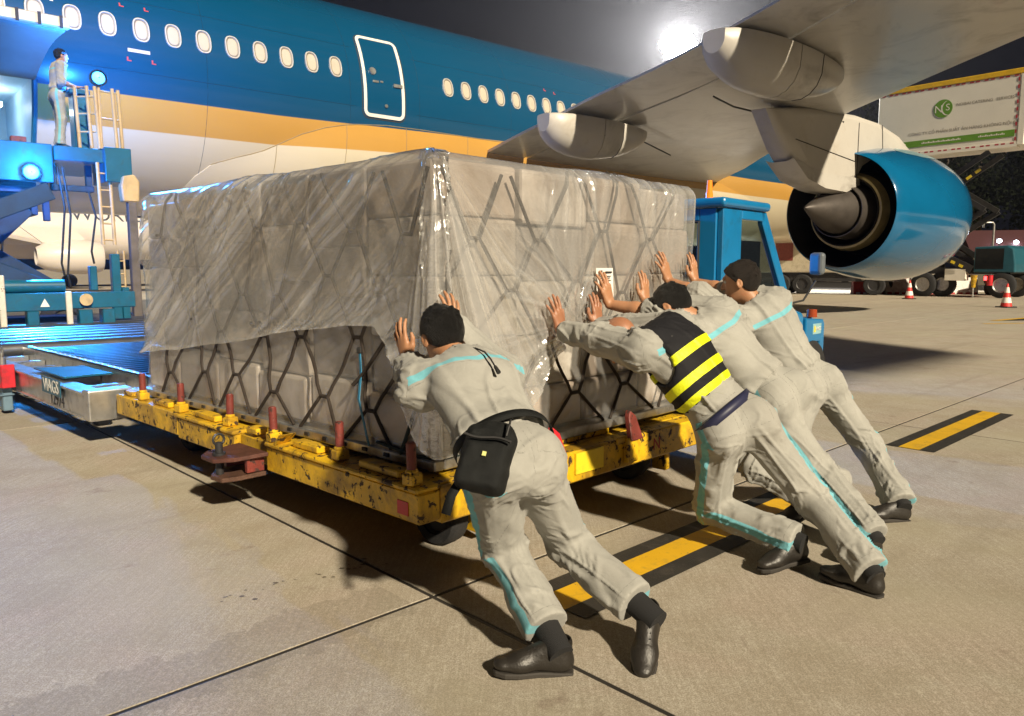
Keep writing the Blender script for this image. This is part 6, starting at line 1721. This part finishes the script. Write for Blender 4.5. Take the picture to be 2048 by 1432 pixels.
        Vv = folds(Vv, Nv, [dict(a=P + .1 * s, b=N, r=.2, amp=.008, seed=seed + 60, F=12, skew=.1, drape=.8, ref=f)])
        vo = np_mesh('vest', Vv, Qv, M_VEST, root, org=org)
        for (t, w_) in ((.345, .021), (.238, .021), (.160, .017)):
            bm = bmesh.new(); bm.from_mesh(vo.data)
            for (off_, sg) in ((t + w_, 1), (t - w_, -1)):
                ge = bm.verts[:] + bm.edges[:] + bm.faces[:]
                bmesh.ops.bisect_plane(bm, geom=ge, plane_co=Vector(P + s * off_ - org), plane_no=Vector(s * sg), clear_outer=True)
            bm.normal_update()
            for v in bm.verts: v.co += v.normal * .004
            me = bpy.data.meshes.new('reflective_band'); bm.to_mesh(me); bm.free(); me.materials.clear(); me.materials.append(M_BAND)
            o = bpy.data.objects.new('reflective_band', me); COL.objects.link(o); o.parent = vo
    return root, dict(org=org, s=s, l=l, f=f, P=P, N=N, HP=HP, hr=hr, hf=hf, u=u)

M_SKIN = skin_mat('warm_skin', (.40, .20, .105))
M_SKIN2 = skin_mat('tanned_skin', (.33, .150, .082))
DA = V(-.734, .679, 0); DB = V(.679, .734, 0); UPZ = V(0, 0, 1)
def push(tilt, lean=.22): 
    """a palm flat on the right-hand face of the load; tilt in degrees, positive leans the fingers to the far side"""
    y = UPZ * math.cos(R(tilt)) + DB * math.sin(R(tilt)) + DA * lean
    return (y, -DA)
JN = {
    'm1': {"P": [-0.004, 2.512, 0.698], "N": [-0.19, 2.902, 0.948], "H": [-0.273, 3.003, 1.056], "shL": [-0.337, 2.826, 0.885], "shR": [-0.034, 2.97, 0.9], "elL": [-0.407, 3.099, 0.905], "wrL": [-0.459, 3.341, 0.922], "elR": [-0.241, 3.058, 1.072], "wrR": [-0.24, 3.306, 1.042], "hipL": [-0.068, 2.449, 0.652], "hipR": [0.083, 2.544, 0.641], "knL": [-0.033, 2.698, 0.317], "knR": [0.206, 2.771, 0.305], "anL": [0.141, 2.396, 0.098], "anR": [0.463, 2.498, 0.152], "toeL": [-0.036, 2.366, 0.024], "toeR": [0.437, 2.403, 0.023]},
    'm2': {"P": [0.982, 3.43, 0.641], "N": [0.668, 3.582, 1.008], "H": [0.518, 3.659, 0.979], "shL": [0.586, 3.442, 0.953], "shR": [0.796, 3.692, 1.039], "elL": [0.417, 3.676, 0.986], "wrL": [0.249, 3.87, 1.004], "elR": [0.592, 3.893, 1.019], "wrR": [0.463, 4.11, 1.005], "hipL": [0.927, 3.377, 0.57], "hipR": [1.091, 3.41, 0.624], "knL": [0.949, 3.555, 0.192], "anL": [1.242, 3.272, 0.129], "toeL": [1.093, 3.209, 0.03], "knR": [1.345, 3.359, 0.292], "anR": [1.456, 3.015, 0.099], "toeR": [1.336, 3.144, 0.028]},
    'm3': {"P": [1.314, 3.848, 0.692], "N": [0.983, 3.984, 1.042], "H": [0.831, 3.995, 1.121], "shL": [0.907, 3.837, 0.986], "shR": [1.117, 4.086, 1.085], "elL": [0.746, 4.05, 1.088], "wrL": [0.532, 4.177, 1.123], "elR": [0.861, 4.208, 1.117], "wrR": [0.771, 4.442, 1.123], "hipL": [1.282, 3.764, 0.639], "hipR": [1.423, 3.854, 0.69], "knL": [1.54, 3.762, 0.306], "anL": [1.655, 3.429, 0.096], "toeL": [1.501, 3.342, 0.031], "knR": [1.212, 3.745, 0.344], "anR": [1.533, 3.896, 0.139], "toeR": [1.401, 3.814, 0.03]},
    'm4': {"P": [1.674, 4.328, 0.683], "N": [1.409, 4.437, 1.1], "H": [1.317, 4.452, 1.244], "shL": [1.295, 4.34, 1.012], "shR": [1.555, 4.528, 1.126], "elL": [1.076, 4.43, 1.168], "wrL": [0.94, 4.627, 1.24], "elR": [1.31, 4.665, 1.182], "wrR": [1.151, 4.853, 1.232], "hipL": [1.628, 4.258, 0.619], "hipR": [1.778, 4.339, 0.654], "knR": [2.02, 4.279, 0.316], "anR": [2.042, 3.933, 0.096], "toeR": [1.869, 3.891, 0.029], "knL": [1.495, 4.088, 0.262], "anL": [1.85, 4.236, 0.121], "toeL": [1.957, 4.36, 0.027]}}
GP = 'men pushing the wrapped cargo'
p1, F1 = person(JN['m1'], 'man in grey uniform with a black waist bag, nearest the camera, pushing the cargo corner', GP, (-.25, .35, .90), (-.40, .86, -.40), cuffL=.35, cuffR=.4, hands={'L': ((-.25, .25, .9), (-.72, -.68, .1)), 'R': (UPZ * .95 + DA * .25, -DA)}, seed=3, sback=.12, yokeV=.24, yokeW=.235, socks='LR', hem=.06, pose_hand=dict(curl=.2))
p2, F2 = person(JN['m2'], 'shaven-headed man in a black and yellow reflective vest pushing the cargo', GP, (-.62, .55, .55), (-.45, .40, -.80), cuffL=.93, cuffR=.93, hair='bald', hands={'L': push(-8), 'R': push(6)}, seed=11, vest=True, skin=M_SKIN2)
p3, F3 = person(JN['m3'], 'black-haired man in grey uniform pushing between the vest wearer and the rearmost man', GP, (-.50, .50, .70), (-.60, .50, -.62), cuffL=.22, cuffR=.2, hands={'L': push(-14), 'R': push(10)}, seed=23)
p4, F4 = person(JN['m4'], 'rearmost man in grey uniform, head up and ear showing, pushing at the tractor end', GP, (-.10, .05, 1.0), (-.86, .45, -.22), cuffL=.25, cuffR=.2, hands={'L': push(-18), 'R': push(4)}, seed=37, hairm=M_HAIR2)

# waist bag and neck cord of the nearest man
bagc = V(-0.081, 2.335, 0.728)
bz = unit(V(-.10, -.80, .50)); by = unit(V(.22, .30, .92) - bz * (V(.22, .30, .92) @ bz)); bx = np.cross(by, bz)
BR = np.array([bx, by, bz])
bag = thing('waist_bag', 'black waist bag strapped across the back of the nearest man', 'bag', tuple(bagc - V(0, 0, .1)), 0)
bo = bagc - V(0, 0, .1)
M_NYL = mat('black_nylon', (.009, .010, .010), .65, var=.3, vs=12, bump=.5, bs=340, spec=.25)
pb = [rbox(bagc, BR, (.080, .106, .038), .03), rbox(bagc - by * .028 + bz * .030, BR, (.072, .074, .032), .025, .02), rbox(bagc + by * .098 + bx * .012 + bz * .004, BR, (.050, .030, .026), .02, .02)]
Vb, Qb = sdf_mesh(pb, .006, 2); Qb, Nb = out_normals(Vb, Qb)
Vb = Vb + Nb * (.0035 * vnoise(Vb * 22) + .0035 * vnoise(Vb * 41))[:, None]
np_mesh('bag_body', Vb, Qb, M_NYL, bag, org=bo)
b = MB(); b.tube([bagc + bx * t * .074 + by * (.052 + .006 * math.sin(t * 3)) + bz * .066 - bo for t in np.linspace(-1, 1, 9)], .0045, 6); b.tube([bagc + bx * .055 + by * t + bz * .062 - bo for t in np.linspace(.07, .125, 5)], .004, 6); b.build('zip', MT['dark'], bag, smooth=60)
b = MB(); b.box(bagc + by * .0 + bx * .004 + bz * .066 - bo, (.012, .014, .006), BR.T); b.build('tag', mat('pale_yellow_tag', (.55, .55, .20), .5), bag)
def ribbon(pts, w, nrm, name, m, parent, o_):
    G = []
    for i, p in enumerate(pts):
        t = unit(np.array(pts[min(i + 1, len(pts) - 1)]) - np.array(pts[max(i - 1, 0)])); n_ = nrm[i] if len(np.shape(nrm)) > 1 else nrm
        sd = unit(np.cross(t, n_)); G.append([np.array(p) - sd * w / 2 - o_, np.array(p) + sd * w / 2 - o_])
    b = MB(); b.grid(np.array(G)); return b.build(name, m, parent, smooth=60, solid=.003)
Pm, sm, lm, fm_ = F1['P'], F1['s'], F1['l'], F1['f']
ring = []; rn = []
for k in np.linspace(-1.95, 1.75, 30):
    c = Pm + sm * (.055 + .008 * math.sin(k * 2)) + lm * .180 * math.sin(k) - fm_ * .139 * math.cos(k); ring.append(c); rn.append(unit(lm * math.sin(k) - fm_ * math.cos(k)))
ribbon(ring, .036, rn, 'strap', M_NYL, bag, bo)
lowp = [bagc - by * .09 - bx * .06 + bz * .01, bagc - by * .13 - bx * .075, bagc - by * .19 - bx * .078 - bz * .012]
ribbon(lowp, .030, bz, 'strap_tail', M_NYL, bag, bo)
# shirt-yoke cord with its tassel
o1 = F1['org']
cord = []
for t, q, h in ((-.02, -.035, .080), (.02, -.012, .100), (.06, .012, .128), (.11, .026, .146), (.16, .030, .150), (.205, .030, .150)):
    cord.append(F1['N'] - sm * t + lm * q - fm_ * h - o1)
b = MB(); b.tube(cord, .0032, 6); b.tube([cord[-1], cord[-1] - sm * .035], [.006, .0085], 8); b.build('neck_cord', MT['black'], p1, smooth=60)

# loader operator on the raised platform
def PWL(s, q, z): p = s * UW + (q - 20.5) * NW; return V(p[0], p[1], z)
ob = lambda s, q, z: PWL(3.00 + s, 5.12 + q, 3.34 + z).tolist()
JO = dict(P=ob(0, 0, .93), N=ob(.05, 0, 1.42), H=ob(.10, 0, 1.58), shL=ob(.05, -.18, 1.38), shR=ob(.05, .18, 1.38), elL=ob(.06, -.22, 1.10), elR=ob(.04, .23, 1.10), wrL=ob(.28, -.16, 1.06), wrR=ob(.26, .17, 1.06), hipL=ob(0, -.09, .89), hipR=ob(0, .09, .89), knL=ob(.04, -.10, .48), knR=ob(.02, .10, .48), anL=ob(.0, -.11, .09), anR=ob(-.02, .11, .09), toeL=ob(.16, -.12, .025), toeR=ob(.14, .12, .025))
p5, F5 = person(JO, 'loader operator in grey uniform standing at the control desk on the raised platform', None, (0, 0, 1), UW - V(0, 0, .25), cuffL=.2, cuffR=.2, hands={'L': (UW + V(0, 0, .1), V(0, 0, 1)), 'R': (UW + V(0, 0, .1), V(0, 0, 1))}, seed=51, vox=.008, cvox=.016)
hz_ = MB(); hz_.bb((-90, -40, -1.2), (90, 100, 24.5))  # thin haze volume added to give the lamps a glare halo
hm, hnt, hb = newmat('lamp_glow_haze'); hnt.nodes.remove(hb)
pv_ = hnt.nodes.new('ShaderNodeVolumePrincipled'); pv_.inputs['Density'].default_value = .00026; pv_.inputs['Color'].default_value = (.9, .92, 1, 1); pv_.inputs['Anisotropy'].default_value = .78
hnt.links.new(pv_.outputs[0], hnt.nodes.get('Material Output').inputs['Volume'])
tag(hz_.build('haze', hm), kind='stuff')
# ------------------------------------------------------------------ lettering becomes plain mesh
dg = bpy.context.evaluated_depsgraph_get()
for o in [o for o in bpy.data.objects if o.type == 'FONT']:
    me = bpy.data.meshes.new_from_object(o.evaluated_get(dg))
    n = bpy.data.objects.new('lettering', me); COL.objects.link(n)
    n.parent = o.parent; n.location = o.location; n.rotation_euler = o.rotation_euler
    bpy.data.objects.remove(o)
